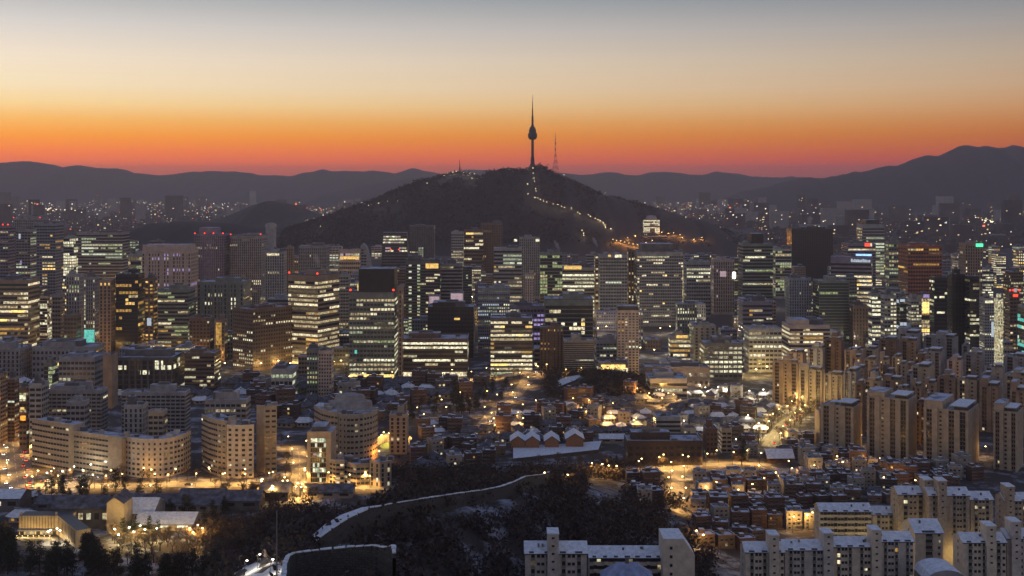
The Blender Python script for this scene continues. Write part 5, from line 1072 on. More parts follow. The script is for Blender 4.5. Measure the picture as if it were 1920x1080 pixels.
# ------------------------------------------------------------------ cars
def car_meshes(paint):
    m = MB(); m.box(-.9, .9, -2.2, 2.2, .35, .95, paint, bottom=True); n = [(-.82, -1.5), (.82, -1.5), (.82, 1.3), (-.82, 1.3)]; q = [(-.66, -1.0), (.66, -1.0), (.66, .7), (-.66, .7)]
    for i in range(4):
        j = (i+1) % 4; m.quad((*n[i], .951), (*n[j], .951), (*q[j], 1.48), (*q[i], 1.48), 'glass')
    m.quad(*[(*p, 1.48) for p in q], paint); body = m.mesh('body')
    m = MB(); m.lathe([(.33, -.11), (.33, .11), (0, .12)], 'rubber', 12); wheel = m.mesh('wheel')
    m = MB(); m.box(-.24, .24, -.04, .03, -.1, .12, 'tail', bottom=True); tail = m.mesh('tail_light')
    m = MB(); m.box(-.24, .24, -.03, .04, -.1, .12, 'head', bottom=True); head = m.mesh('headlight')
    return body, wheel, tail, head
CARS = [car_meshes('carpaint'), car_meshes('cardark'), car_meshes('whitepaint')]
def car(x, y, rz, k, label, group):
    t = root('parked_car' if 'parked' in label else 'car', (x, y, g(x, y)+.08), label, 'car', group, rz); b, w, tl, hd = CARS[k]
    link('body', b, t)
    for sx in (-1, 1):
        for yy in (-1.35, 1.35): o = link('wheel', w, t, (sx*.82, yy, .33)); o.rotation_euler = (0, math.pi/2, 0)
        link('tail_light', tl, t, (sx*.62, -2.22, .7)); link('headlight', hd, t, (sx*.62, 2.22, .65))
COLN = ('silver', 'black', 'white')
def traffic(pts, n, off, back, label, group, seed):
    P = along(pts, n, .3, 0, seed); rng = random.Random(seed)
    for i, (x, y) in enumerate(P):
        a, b = P[max(0, i-1)], P[min(n-1, i+1)]; dx, dy = b[0]-a[0], b[1]-a[1]; q = math.hypot(dx, dy); o = off*(1+.5*(i % 2)); k = rng.randrange(3)
        rz = math.atan2(dy, dx)-math.pi/2+(math.pi if back else 0); car(x+dy/q*o, y-dx/q*o, rz, k, label, group)
traffic(AVENUE, 26, 4.5, False, 'car driving away with red tail lights on the left avenue', 'cars driving away on the left avenue', 41)
traffic(AVENUE, 20, -4.5, True, 'car coming near with white headlights on the left avenue', 'cars coming near on the left avenue', 42)
traffic(STREET, 9, 2.5, False, 'car on the gold street under the bent apartment row', 'cars on the gold street', 43)
traffic([(80, 902), (180, 894)], 14, 3, False, 'car parked in the lit car park beside the avenue', 'cars parked beside the avenue', 44)
traffic(RIGHT, 8, 3, False, 'car on the blazing tree-lined street', 'cars on the tree-lined street', 45)
traffic(FRONT, 9, 4, True, 'car on the boulevard at the feet of the lit offices', 'cars on the boulevard', 46)
traffic(MID, 5, 3, True, 'car on the curving road to the bright square block', 'cars on the curving road', 47)

# ------------------------------------------------------------------ city wall on the ridge, pole
RW = random.Random(88)
def city_wall(pts, h, label, name='city_wall', step=4.):
    """pts: (px, row of the wall's top, distance)"""
    P = [(X(px, d), d, Z(py, d)) for px, py, d in pts]; Q = []
    for a, b in zip(P[:-1], P[1:]):
        n = max(1, int(math.hypot(b[0]-a[0], b[1]-a[1])/step)); Q += [tuple(a[k]+(b[k]-a[k])*i/n for k in range(3)) for i in range(n)]
    Q.append(P[-1]); c = Q[len(Q)//2]; base = min(q[2] for q in Q)-h
    t = root(name, (c[0], c[1], base), label, 'city wall'); q0 = np.array([c[0], c[1], base]); w, s = MB(), MB(); th = .8
    N = []
    for i, q in enumerate(Q):
        a, b = Q[max(0, i-1)], Q[min(len(Q)-1, i+1)]; dx, dy = b[0]-a[0], b[1]-a[1]; k = max(1e-6, math.hypot(dx, dy)); N.append((-dy/k, dx/k))
    pt = lambda i, o, z: (Q[i][0]+N[i][0]*o-q0[0], Q[i][1]+N[i][1]*o-q0[1], z-q0[2])
    for i in range(len(Q)-1):
        j = i+1; zi, zj = Q[i][2], Q[j][2]
        w.quad(pt(i, -th/2, zi-h-3), pt(j, -th/2, zj-h-3), pt(j, -th/2, zj), pt(i, -th/2, zi), 'stone'); w.quad(pt(j, th/2, zj-h-3), pt(i, th/2, zi-h-3), pt(i, th/2, zi), pt(j, th/2, zj), 'stone')
        m_ = lambda o, z0, z1, u: tuple((1-u)*np.array(pt(i, o, zi+z0))+u*np.array(pt(j, o, zj+z0)))
        w.quad(pt(i, -th/2, zi), pt(j, -th/2, zj), pt(j, th/2, zj), pt(i, th/2, zi), 'stone')
        u0, u1 = .06, .84       # one merlon per bay, with its snow cap
        A = [m_(-th/2, .0, 0, u0), m_(-th/2, .0, 0, u1), m_(th/2, .0, 0, u1), m_(th/2, .0, 0, u0)]; Bq = [(a[0], a[1], a[2]+.9) for a in A]
        for e in range(4): f = (e+1) % 4; w.quad(A[e], A[f], Bq[f], Bq[e], 'stone')
        if RW.random() < .07: continue
        o2 = RW.uniform(.0, .2); T = [m_(-th/2-o2, .92, 0, u0-.03), m_(-th/2-o2, .92, 0, u1+.03), m_(th/2+o2, .92, 0, u1+.03), m_(th/2+o2, .92, 0, u0-.03)]; T2 = [(a[0], a[1], a[2]+RW.uniform(.12, .34)) for a in T]
        for e in range(4): f = (e+1) % 4; s.quad(T[e], T[f], T2[f], T2[e], 'snow')
        s.quad(*T2, 'snow')

    w.obj('stone_face', t); s.obj('snowy_coping', t)
    return Q
WALL1 = [(598, 1014, 396), (622, 996, 402), (652, 977, 410), (690, 959, 420), (725, 951, 434), (765, 944, 450), (815, 936, 470), (860, 929, 486), (905, 923, 502), (940, 916, 514), (962, 908, 524), (985, 897, 545), (1018, 893, 575), (1030, 888, 590)]
WALL2 = [(532, 1092, 270), (534, 1064, 280), (540, 1050, 288), (552, 1044, 293), (600, 1038, 297), (650, 1033, 298), (700, 1030, 296), (724, 1034, 292), (738, 1030, 288), (739, 1046, 283)]
city_wall(WALL1, 4.6, 'old stone city wall with snowy coping climbing the dark wooded ridge')
city_wall(WALL2, 5.2, 'rounded bastion of the old stone wall at the bottom edge', 'wall_bastion', 2.2)
for a, b in zip(WALL1[:-1], WALL1[1:]): KEEP.append((a[0], b[0], max(a[1], b[1])+20, min(a[2], b[2])))
for a, b in zip(WALL2[1:-1], WALL2[2:]): KEEP.append((min(a[0], b[0]), max(a[0], b[0])+.1, max(a[1], b[1])+24, min(a[2], b[2])))
def snow_walk():      # broad trodden snow beside the wall where it drops away
    mb = MB()
    P = [(560, 1026), (600, 1006), (640, 982), (690, 955)]
    for (a, b), k, k2 in zip(zip(WALL1[:4], WALL1[1:5]), (6, 7, 7, 5, 3), (7, 7, 5, 3, 2)):
        A, Bq = (X(a[0], a[2]), a[2]), (X(b[0], b[2]), b[2])
        mb.quad((A[0]-.8, A[1]+.9, Z(a[1], a[2])-.3), (Bq[0]-.8, Bq[1]+.9, Z(b[1], b[2])-.3), (Bq[0]-.8-k2*.4, Bq[1]+.9+k2, Z(b[1], b[2])-.1), (A[0]-.8-k*.4, A[1]+.9+k, Z(a[1], a[2])-.1), 'snow')
    tag(mb.obj('path'), kind='structure')
snow_walk()
def ghit(px, py):
    for d in np.arange(180, 900, 2.):
        if g(X(px, d), d) >= Z(py, d): return X(px, d), d
    return X(px, gd(py)), gd(py)
LITSNOW = [[ghit(px, py) for px in (436, 460, 484, 508, 532)] for py in (1092, 1080, 1068, 1056)]
def lit_snow():
    mb = MB()
    for r0, r1 in zip(LITSNOW[:-1], LITSNOW[1:]):
        for i in range(4): mb.quad(*[(q[0], q[1], g(*q)+.35) for q in (r0[i], r0[i+1], r1[i+1], r1[i])], 'snow')
    tag(mb.obj('snow_bank'), kind='structure')
    for i, (r, c) in enumerate(((2, 0), (2, 2), (1, 1), (1, 3))):
        x, y = LITSNOW[r][c]; lamp(x, y-1, g(x, y), 'white floodlight on the snow bank by the thin pole', 'snow bank floodlights', 900, 'white', 'white', .7)
lit_snow()
def pole():
    d = 330; x = X(519, d); z = Z(1058, d); H = Z(957, d)-z; t = root('thin_pole', (x, d, min(z, g(x, d)+.2)), 'thin bare pole standing left of the rounded bastion', 'pole')
    m = MB(); b = z-t.location.z; m.bar((0, 0, 0), (0, 0, b+H), .24, .13, 'steel', 8); m.obj('shaft', t); m = MB(); m.lathe([(.5, 0), (.5, .5), (.25, .7)], 'concrete', 10); m.obj('footing', t)
pole()

# ------------------------------------------------------------------ lower left: panelled hall, long dark hall, snowy roofs
def panelled_hall():
    """two wings meeting in an inner corner round a floodlit court"""
    d = 646; xa, xc = X(36, d), X(107, d); xe, de = X(143, 617), 617; H = Z(967, d)
    t = root('panelled_hall', (xc, d, 0), 'hall of two wings with gold floodlit panel walls round a white lit court', 'hall')
    m = MB(); m.box(xa-xc, 7, .0, 9, -.5, H, 'beige', 'black'); n = 13
    for i in range(n): x = (xa-xc)*(1-i/n); m.box(x-.14, x+.14, -.28, -.02, 3.2, H-.3, 'brown')
    m.obj('back_wing', t)
    ux, uy = xe-xc, de-d; L = math.hypot(ux, uy); ux, uy = ux/L, uy/L; nx, ny = uy, -ux      # towards the court
    m = MB(); P = lambda s, o: (ux*s+nx*o, uy*s+ny*o)
    m.prism([P(.3, 0), P(L, 0), P(L, -7), P(.3, -7)], -.5, H+.4, 'beige', 'black')
    for i in range(1, 13):
        s = L*i/13; q = [P(s-.14, .02), P(s+.14, .02), P(s+.14, .28), P(s-.14, .28)]; m.prism(q, 3.2, H, 'brown')
    m.obj('side_wing', t)
    m = MB(); m.box(xa-xc-.3, -.2, -1.8, -.3, 2.6, 3.1, 'darkgrey', 'snow', True); m.obj('canopy', t)
    for i in range(7):
        m = MB(); x = (xa-xc)*(i+.5)/7; m.quad((x-1, -.06, .3), (x+1, -.06, .3), (x+1, -.06, 2.5), (x-1, -.06, 2.5), 'warm' if i % 3 else 'glass'); m.obj('window', t)
    for (s, q) in ((xa-xc+.5, 0), (-.6, 0)): m = MB(); m.box(s-.5, s+.5, .5, 1.5, H+.01, H+1.6, 'beige', 'snow'); m.obj('corner_post', t)
    KEEP.append((30, 150, 1034, 640)); FOOT.append((xa-2, xe+10, 612, d+10)); NAMED.append((90, d, 'the gold panelled hall', 36, 148, 966))
    for i in range(7):
        x = xa+(xc-xa)*(i+.4)/7; lamp(x, d-6.5, 0, 'low floodlight in the court of the gold panelled hall', 'wall floodlights', 900, 'path', 'yellow', .3, 'floodlight')
    for s in (9, 16, 23): p = P(s, 5.5); lamp(xc+p[0], d+p[1], 0, 'low floodlight in the court of the gold panelled hall', 'wall floodlights', 800, 'path', 'yellow', .3, 'floodlight')
panelled_hall()
def gabled(x0, x1, ye, yb, dep, rise, label, wall, roof='snow', name='house', cat='house', nwin=0, lit=0, ref=None, along_y=False, seed=1, z=0., overhang=.8, arch=False, yv=None, d=None):
    rng = random.Random(seed); d = d or gd(yb); w = (X(x1, d)-X(x0, d))/2; H = Z(ye, d)-z; h = dep/2; t = root(name, ((X(x0, d)+X(x1, d))/2, d+h, z), label, cat)
    m = MB(); m.box(-w, w, -h, h, -1.5, H, wall)
    if along_y: m.poly([(-w, -h, H), (w, -h, H), (0, -h, H+rise)], wall); m.poly([(w, h, H), (-w, h, H), (0, h, H+rise)], wall)
    else:
        for s in (-1, 1): m.poly([(s*w, -h, H), (s*w, h, H), (s*w, 0, H+rise)][::s], wall)
    m.obj('wall', t); m = MB(); o = overhang
    if along_y:
        for s in (-1, 1): k = rise/w; m.quad((s*(w+o), -h-o, H-o*k+.05), (s*(w+o), h+o, H-o*k+.05), (0, h+o, H+rise+.05), (0, -h-o, H+rise+.05), roof); m.quad((s*(w+o), -h-o, H-o*k-.3), (s*(w+o), -h-o, H-o*k+.05), (0, -h-o, H+rise+.05), (0, -h-o, H+rise-.3), 'tile')
    else:
        for s in (-1, 1): k = rise/h; m.quad((-w-o, s*(h+o), H-o*k+.05), (w+o, s*(h+o), H-o*k+.05), (w+o, 0, H+rise+.05), (-w-o, 0, H+rise+.05), roof); m.quad((-w-o, s*(h+o), H-o*k-.3), (w+o, s*(h+o), H-o*k-.3), (w+o, s*(h+o), H-o*k+.05), (-w-o, s*(h+o), H-o*k+.05), 'tile')
    m.obj('roof', t)
    if arch:
        m = MB(); q = [(w*.72*math.cos(math.pi*i/12), -h-.06, H*.25+min(H*.8, w*.72)*math.sin(math.pi*i/12)) for i in range(13)]; m.poly([(w*.72, -h-.06, 0)]+q+[(-w*.72, -h-.06, 0)], 'archbrick'); m.obj('arched_front', t)
    for i in range(nwin):
        m = MB(); x = -w+2*w*(i+.5)/nwin; q = w/nwin*.55; m.box(x-q, x+q, -h-.1, -h-.02, H*.45, H*.75, pick(rng, 'white') if rng.random() < lit else 'glass'); m.obj('window', t)
    KEEP.append((x0, x1, yv or yb-3, d)); FOOT.append((X(x0, d)-1, X(x1, d)+1, d-2, d+dep+2))
    if ref: NAMED.append(((x0+x1)/2, d, ref, x0, x1, ye))
    return t
gabled(98, 204, 952, 992, 16, 4, 'long dark hall with a few pale lit windows behind the gold panelled hall', 'darkgrey', 'tilesnow', 'long_hall', 'hall', 7, .7, 'the long dark hall', seed=3)
gabled(200, 231, 942, 1000, 16, 3, 'tall blank beige gable end closing the long dark hall', 'beige', 'tilesnow', 'gable_house', 'house', 0, along_y=True, seed=4)
gabled(230, 286, 962, 984, 24, 5.5, 'hall with a large clean snow covered roof right of the blank beige gable', 'plaster', 'snow', 'snowy_hall', 'hall', 3, .3, seed=5)
gabled(330, 412, 946, 962, 26, 6, 'low hall with a pale grey patchy roof below the end of the gold street', 'plaster', 'tilesnow', 'grey_hall', 'hall', 4, .1, seed=6)
gabled(252, 360, 982, 996, 22, 3.5, 'long low house with a wide snowy roof at the edge of the park trees', 'plaster', 'snow', 'park_house', 'house', 3, .2, seed=7)
gabled(66, 230, 944, 958, 14, 3, 'very long low roof running along the near side of the gold street', 'darkgrey', 'tilesnow', 'long_roof_house', 'house', 6, .1, seed=8)
gabled(232, 330, 942, 956, 14, 3.4, 'long dark tiled roof right of the very long low roof', 'darkgrey', 'tilesnow', 'long_roof_house', 'house', 4, .1, seed=9)
gabled(410, 486, 938, 958, 16, 4, 'dark tiled house where the gold street bends down', 'darkgrey', 'tilesnow', 'tile_house', 'house', 2, .1, seed=10)
gabled(-20, 36, 934, 960, 18, 3, 'flat snowy shed roof at the left edge below the avenue', 'darkgrey', 'snow', 'shed', 'shed', 2, .5, seed=11)
gabled(486, 540, 922, 940, 16, 3.4, 'dark house with a snow rimmed roof in front of the steep alley', 'darkgrey', 'tilesnow', 'tile_house', 'house', 2, .1, seed=12)
gabled(570, 660, 922, 936, 14, 3.2, 'pale ridge roofed house in front of the left low shop block', 'plaster', 'tilesnow', 'tile_house', 'house', 3, .1, seed=13)
gabled(958, 984, 826, 848, 18, 3.2, 'arched brown brick gable, leftmost of four in a row', 'archbrick', 'snow', 'arched_house', 'house', along_y=True, arch=True, seed=14)
gabled(985, 1011, 826, 848, 18, 3.2, 'arched brown brick gable, second from the left of four', 'archbrick', 'snow', 'arched_house', 'house', along_y=True, arch=True, seed=15)
gabled(1022, 1048, 826, 847, 18, 3.2, 'arched brown brick gable, third from the left of four', 'archbrick', 'snow', 'arched_house', 'house', along_y=True, arch=True, seed=16)
gabled(1062, 1094, 822, 846, 18, 3.6, 'arched brown brick gable, rightmost of four and slightly apart', 'archbrick', 'snow', 'arched_house', 'house', along_y=True, arch=True, seed=17)
gabled(1440, 1488, 858, 868, 14, 4.4, 'red brick house with a clean snowy hipped roof left of the villa slope', 'brick', 'snow', 'snowy_brick_house', 'house', 3, .1, seed=18)
gabled(1125, 1172, 822, 832, 10, 2.4, 'long snow covered shed above the snow terrace', 'plaster', 'snow', 'shed', 'shed', 2, .1, seed=19)
def terrace():
    mb = MB(); a = [(962, 868), (1050, 859), (1122, 851)]; b = [(962, 846), (1050, 841), (1128, 835)]
    A = [(X(p, gd(y)), gd(y)) for p, y in a]; Bq = [(X(p, gd(y)), gd(y)) for p, y in b]
    for i in range(2):
        mb.quad((*A[i], 3), (*A[i+1], 3), (*Bq[i+1], 3.2), (*Bq[i], 3.2), 'snow'); mb.quad((*A[i], -2), (*A[i+1], -2), (*A[i+1], 3), (*A[i], 3), 'stone')
    mb.quad((*A[2], -2), (*Bq[2], -2), (*Bq[2], 3.2), (*A[2], 3), 'stone'); mb.quad((*Bq[0], -2), (*A[0], -2), (*A[0], 3), (*Bq[0], 3.2), 'stone')
    tag(mb.obj('snow_terrace'), 'broad snow covered terrace under the arched brick gables', 'terrace')
    KEEP.append((962, 1122, 866, min(p[1] for p in A))); FOOT.append((A[0][0]-3, A[2][0]+5, A[2][1]-4, Bq[0][1]+14))
    mb = MB(); P = [(1046, 741), (1078, 738), (1096, 724), (1066, 722), (1046, 728)]
    mb.poly([(X(p, gd(y)), gd(y), g(X(p, gd(y)), gd(y))+1.5) for p, y in P], 'snow'); tag(mb.obj('snow_field'), kind='structure')
terrace()
def pitch():
    d = gd(846); x0, x1 = X(704, d), X(766, d); w = (x1-x0)/2; t = root('lit_pitch', ((x0+x1)/2, d+16, .3), 'little oval pitch glowing yellow green below the slim slotted slab', 'sports pitch')
    m = MB(); q = [(w*math.cos(2*math.pi*i/36), 15*math.sin(2*math.pi*i/36)) for i in range(36)]; m.poly([(a*.86, b*.84, .15) for a, b in q], 'turf'); m.obj('turf', t)
    m = MB()
    for i in range(36):
        a, b = q[i], q[(i+1) % 36]
        if math.sin(2*math.pi*(i+.5)/36) > -.35: m.quad((a[0], a[1], 0), (b[0], b[1], 0), (b[0]*1.06, b[1]*1.1, 5), (a[0]*1.06, a[1]*1.1, 5), 'palebrown'); m.quad((a[0]*1.06, a[1]*1.1, 5), (b[0]*1.06, b[1]*1.1, 5), (b[0]*1.13, b[1]*1.2, 5), (a[0]*1.13, a[1]*1.2, 5), 'concrete')
    m.obj('stand', t); m = MB(); m.box(w*.2, w*.62, 14.2, 14.5, 4.9, 7.6, 'red', bottom=True); m.box(-w*.1, w*.18, 14.2, 14.5, 4.9, 7.6, 'whiteb', bottom=True); m.obj('score_board', t)
    KEEP.append((704, 768, 846, d)); FOOT.append((x0-3, x1+3, d-2, d+36))
pitch()

# ------------------------------------------------------------------ chimney steam
def steam():
    m = bpy.data.materials.new('steam'); _M['steam'] = m; m.use_nodes = True; nt = m.node_tree; nt.nodes.clear(); N, L = nt.nodes.new, nt.links.new
    out = N('ShaderNodeOutputMaterial'); v = N('ShaderNodeVolumePrincipled'); v.inputs['Color'].default_value = (.95, .92, .94, 1); v.inputs['Density'].default_value = .035; L(v.outputs[0], out.inputs['Volume'])
    for (px, y0, y1, d, lean, w, lab) in ((592, 508, 474, 1990, -6, 5, 'white steam plume rising behind the warm corner tower'), (306, 476, 455, 2360, 3, 5, 'small steam puff over the pale columned hotel'), (1040, 474, 450, 2500, -10, 5, 'slanting steam plume left of the lit hotel road'), (1112, 464, 444, 2700, -8, 5, 'steam plume drifting up the mountain foot below the path lamps'), (500, 580, 562, 1500, 2, 5, 'low steam puff on the roof of the speckled brown office'), (1520, 424, 404, 2900, 4, 7, 'pale steam puff above the black slab')):
        mb = MB(); rng = random.Random(px); n = 9; P = []
        for i in range(n):
            u = i/(n-1); P.append((X(px+lean*(1-u)*-1+rng.uniform(-1.2, 1.2), d), d, Z(y0+(y1-y0)*u, d), w*(.45+.75*u)*(1-.75*max(0, u-.75)/.25)*rng.uniform(.8, 1.2)))
        k = 10
        for i, (x, y, z, r) in enumerate(P):
            for j in range(k): a = 2*math.pi*j/k; q = r*(1+.25*math.sin(3*a+i)); mb.v.append((x+q*math.cos(a), y+q*math.sin(a), z))
        mi = mb.mi('steam')
        for i in range(n-1):
            for j in range(k): q = (j+1) % k; mb.f.append((i*k+j, i*k+q, (i+1)*k+q, (i+1)*k+j)); mb.m.append(mi)
        mb.f.append(tuple(range(k))[::-1]); mb.m.append(mi); mb.f.append(tuple(range((n-1)*k, n*k))); mb.m.append(mi)
        tag(mb.obj('steam'), lab, 'steam', kind='stuff')
steam()
# ------------------------------------------------------------------ houses
def free(x0, x1, y0, y1, pad=.5):
    for (a, b, c, d) in FOOT:
        if x0-pad < b and a < x1+pad and y0-pad < d and c < y1+pad: return False
    return True
ROADS = [(np.array([(X(p, gd(y)), gd(y)) for p, y in R_]), w) for R_, w in ((AVENUE, 19), (STREET, 12), (ALLEY, 11), (SHOPS, 10), (RIGHT, 10), (GOLD, 8), (LANE, 9), (MID, 12), (FRONT, 18))]
def off_road(x, y, r):
    for P, w in ROADS:
        for a, b in zip(P[:-1], P[1:]):
            L2 = ((b-a)**2).sum(); t = min(1, max(0, ((x-a[0])*(b[0]-a[0])+(y-a[1])*(b[1]-a[1]))/L2)); q = a+t*(b-a)
            if math.hypot(x-q[0], y-q[1]) < w/2+r: return False
    return True
def clear_view(px0, px1, ytop, d, slack=1.5):
    return all(not (k[3] > d+1 and k[0] < px1-1 and px0+1 < k[1] and ytop < k[2]-slack) for k in KEEP)
def top_limit(px0, px1, d):
    return max([k[2] for k in KEEP if k[3] > d+1 and k[0] < px1-1 and px0+1 < k[1]] or [0])
TANK = {}
def villa(wall, nf, w, dep, roof, seed):
    """returns (wall mesh, roof mesh, hut mesh, window spots)"""
    rng = random.Random(seed); H = 2.9*nf+.6; m = MB(); m.box(-w/2, w/2, -dep/2, dep/2, -2, H, wall, roof)
    for f in range(1, nf): m.box(-w/2-.08, w/2+.08, -dep/2-.08, -dep/2-.01, f*2.9-.1, f*2.9+.12, 'plaster')
    m.box(w*.1, w*.42, -dep/2-1.2, -dep/2-.09, 2.9, 3.9, wall); m.box(w*.1, w*.42, -dep/2-1.2, -dep/2-.09, 5.8, min(6.8, H-.2), wall)
    a = m.mesh('wall'); m = MB(); e = .3
    for (p, q, r, s) in ((-w/2-.1, w/2+.1, -dep/2-.1, -dep/2+e), (-w/2-.1, w/2+.1, dep/2-e, dep/2+.1), (-w/2-.1, -w/2+e, -dep/2+e, dep/2-e), (w/2-e, w/2+.1, -dep/2+e, dep/2-e)): m.box(p, q, r, s, H+.004, H+.9, wall, 'snow')
    b = m.mesh('parapet'); m = MB(); ox = rng.uniform(-.25, .25)*w; m.box(ox-1.6, ox+1.6, dep*.05, dep*.42, H+.004, H+2.5, wall, 'snow'); c = m.mesh('stair_hut'); m = MB(); m.lathe([(.9, H+.01), (.9, H+1.5), (0, H+1.6)], 'blueroof' if seed % 3 == 0 else 'steel', 8, (-ox*.8-w*.2, -dep*.2)); tank = m.mesh('water_tank')
    spots = [(x, -dep/2-.1, f*2.9+.9) for f in range(nf) for x in (-w*.3, -w*.02, w*.28)]
    TANK[a.name] = tank
    return a, b, c, spots
def hanok(w, dep, seed, roof):
    H = 3.0; m = MB(); m.box(-w/2, w/2, -dep/2, dep/2, -1, H, 'plaster'); a = m.mesh('wall'); m = MB(); o = 1.3; W, D = w/2+o, dep/2+o; rw = w*.36; zr = H+2.5+dep*.1; n = 6
    for s in (-1, 1):      # the eaves lift towards the corners
        for i in range(n):
            u0, u1 = -1+2*i/n, -1+2*(i+1)/n; e = lambda u: H-.1+.7*abs(u)**3
            m.quad((u0*W, s*D, e(u0)), (u1*W, s*D, e(u1)), (u1*rw, 0, zr), (u0*rw, 0, zr), roof); m.quad((u0*W, s*D, e(u0)-.4), (u1*W, s*D, e(u1)-.4), (u1*W, s*D, e(u1)), (u0*W, s*D, e(u0)), 'tile')
            m.quad((s*W, u0*D, e(u0)), (s*W, u1*D, e(u1)), (s*rw, 0, zr), (s*rw, 0, zr-.01), roof); m.quad((s*W, u0*D, e(u0)-.4), (s*W, u1*D, e(u1)-.4), (s*W, u1*D, e(u1)), (s*W, u0*D, e(u0)), 'tile')
    b = m.mesh('roof'); m = MB(); m.box(-rw-.6, rw+.6, -.3, .3, zr-.1, zr+.4, 'tile', 'snow'); c = m.mesh('roof_ridge')
    return a, b, c, [(x, -dep/2-.1, .9) for x in (-w*.3, 0, w*.3)]
VILLAS = [('brick', villa('brick', 3, 11, 9, 'snow', 1)), ('dark brick', villa('brickdark', 3, 10.5, 10, 'snow', 2)), ('grey plaster', villa('plaster', 3, 10, 9, 'roofsnow', 3)), ('red brick', villa('brick', 4, 12, 10, 'snow', 4)), ('dark', villa('brickdark', 3, 12.5, 9, 'snow', 5)), ('grey', villa('concrete', 4, 11, 10, 'roofsnow', 6)), ('brown', villa('brown', 2, 11, 10, 'snow', 7))]
HANOKS = [('tiled', hanok(12, 7, 1, 'tilesnow')), ('snow roofed', hanok(10, 7, 2, 'snow')), ('low', hanok(15, 8, 3, 'tilesnow'))]
WIN = {m: wmesh(1.5, 1.3, m) for m in ('glass', 'warm', 'warmb', 'white', 'amber')}
ORD = ['first', 'second', 'third', 'fourth', 'fifth', 'sixth', 'seventh', 'eighth', 'ninth', 'tenth', 'eleventh', 'twelfth', 'thirteenth', 'fourteenth', 'fifteenth', 'sixteenth', 'seventeenth', 'eighteenth', 'nineteenth', 'twentieth'] + ['twenty-'+w for w in ('first', 'second', 'third', 'fourth', 'fifth', 'sixth', 'seventh', 'eighth', 'ninth')] + ['thirtieth'] + ['thirty-'+w for w in ('first', 'second', 'third', 'fourth', 'fifth', 'sixth', 'seventh', 'eighth', 'ninth')]
def put_house(kind, protos, x, y, rz, sc, lit, rng, group):
    nm, (a, b, c, spots) = rng.choice(protos)
    t = root('brick_villa' if kind == 'villa' else 'tile_roof_house', (x, y, g(x, y)), None, 'house', group, rz, (sc, sc, sc*rng.uniform(.9, 1.15)))
    link('wall', a, t); link('parapet' if kind == 'villa' else 'roof', b, t); link('stair_hut' if kind == 'villa' else 'roof_ridge', c, t); n = 0
    if kind == 'villa' and rng.random() < .6: link('water_tank', TANK[a.name], t)
    for s in spots:
        if kind == 'villa' and rng.random() < .3: continue
        q = rng.random() < lit; n += q; link('window', WIN[rng.choice(('warm', 'white', 'amber', 'warmb')) if q else 'glass'], t, s)
    return t, nm, n
def house_rows(rows, where, group, mix, seed, lit=.03, turn=.3, step=1.0, zone=None):
    """rows: (base row in the picture, px start, px end), nearest row last."""
    rng = random.Random(seed)
    for ri, (yb, p0, p1) in enumerate(rows):
        d = gd(yb); px = p0; line = []
        while px < p1:
            kind = 'villa' if rng.random() < mix else 'hanok'; w = rng.uniform(11, 15)*step; wp = w*F/d; dd = d+rng.uniform(-4, 4); x = X(px+wp/2, d); r = w/2
            H = 13 if kind == 'villa' else 6.5
            ok = free(x-r, x+r, dd-6, dd+6) and off_road(x, dd, 6.5) and clear_view(px, px+wp, PY(g(x, dd)+H, dd), dd, 6) and (zone is None or zone(px+wp/2, yb))
            if ok:
                base_rz = rng.choice((0, 0, math.pi/2 if kind == 'hanok' else 0))+rng.uniform(-turn, turn)
                t, nm, n = put_house(kind, VILLAS if kind == 'villa' else HANOKS, x, dd, base_rz, w/13*1.05, lit, rng, group); line.append((t, nm, n, kind)); FOOT.append((x-r*.85, x+r*.85, dd-5, dd+5))
                px += wp+rng.uniform(.5, 3)*F/d*.5
            else: px += 3*F/d
        for i, (t, nm, n, kind) in enumerate(line):
            what = ('villa' if kind == 'villa' else 'house')
            extra = ' (one window lit)' if n == 1 else ' (lit windows)' if n else ''
            t['label'] = f"{nm} {what}{extra}, {ORD[min(i, 38)]} from left, {ORD[len(rows)-1-ri]} row up {where}"
ROWS_V = [(830, 1470, 1560), (837, 1450, 1600), (844, 1390, 1660), (851, 1380, 1720), (859, 1330, 1760), (868, 1300, 1800), (878, 1290, 1810), (888, 1172, 1815), (899, 1172, 1815), (911, 1176, 1800), (924, 1180, 1780), (938, 1172, 1690), (953, 1178, 1560), (970, 1180, 1540), (989, 1190, 1540), (1012, 1300, 1420), (1038, 1300, 1400)]
house_rows(ROWS_V, 'the villa slope', 'brick villas of the right slope', .92, 51, .035, .25, .7)
ROWS_M = [(744, 1180, 1450), (752, 1170, 1450), (761, 1060, 1460), (770, 930, 1460), (780, 880, 1450), (791, 850, 1440), (802, 790, 1440), (814, 780, 1440), (827, 770, 1400), (841, 760, 950), (854, 765, 950), (867, 760, 930), (879, 770, 890)]
house_rows(ROWS_M, 'the snowy village', 'houses of the snowy village', .35, 52, .12, .5, .8)
ROWS_L = [(724, 420, 900), (734, 440, 880), (745, 200, 860), (757, 360, 800), (770, 480, 760), (784, 500, 740), (800, 520, 700), (830, 730, 790)]
house_rows(ROWS_L, 'behind the rounded roof', 'dark houses in the middle left', .5, 53, .05, .4, 1.1)
ROWS_B = [(724, -10, 200), (742, 0, 60), (926, 60, 480), (940, -10, 420), (955, 0, 90), (975, -10, 330)]
house_rows(ROWS_B, 'by the gold street', 'low houses at the lower left', .2, 54, .08, .3, 1.1)

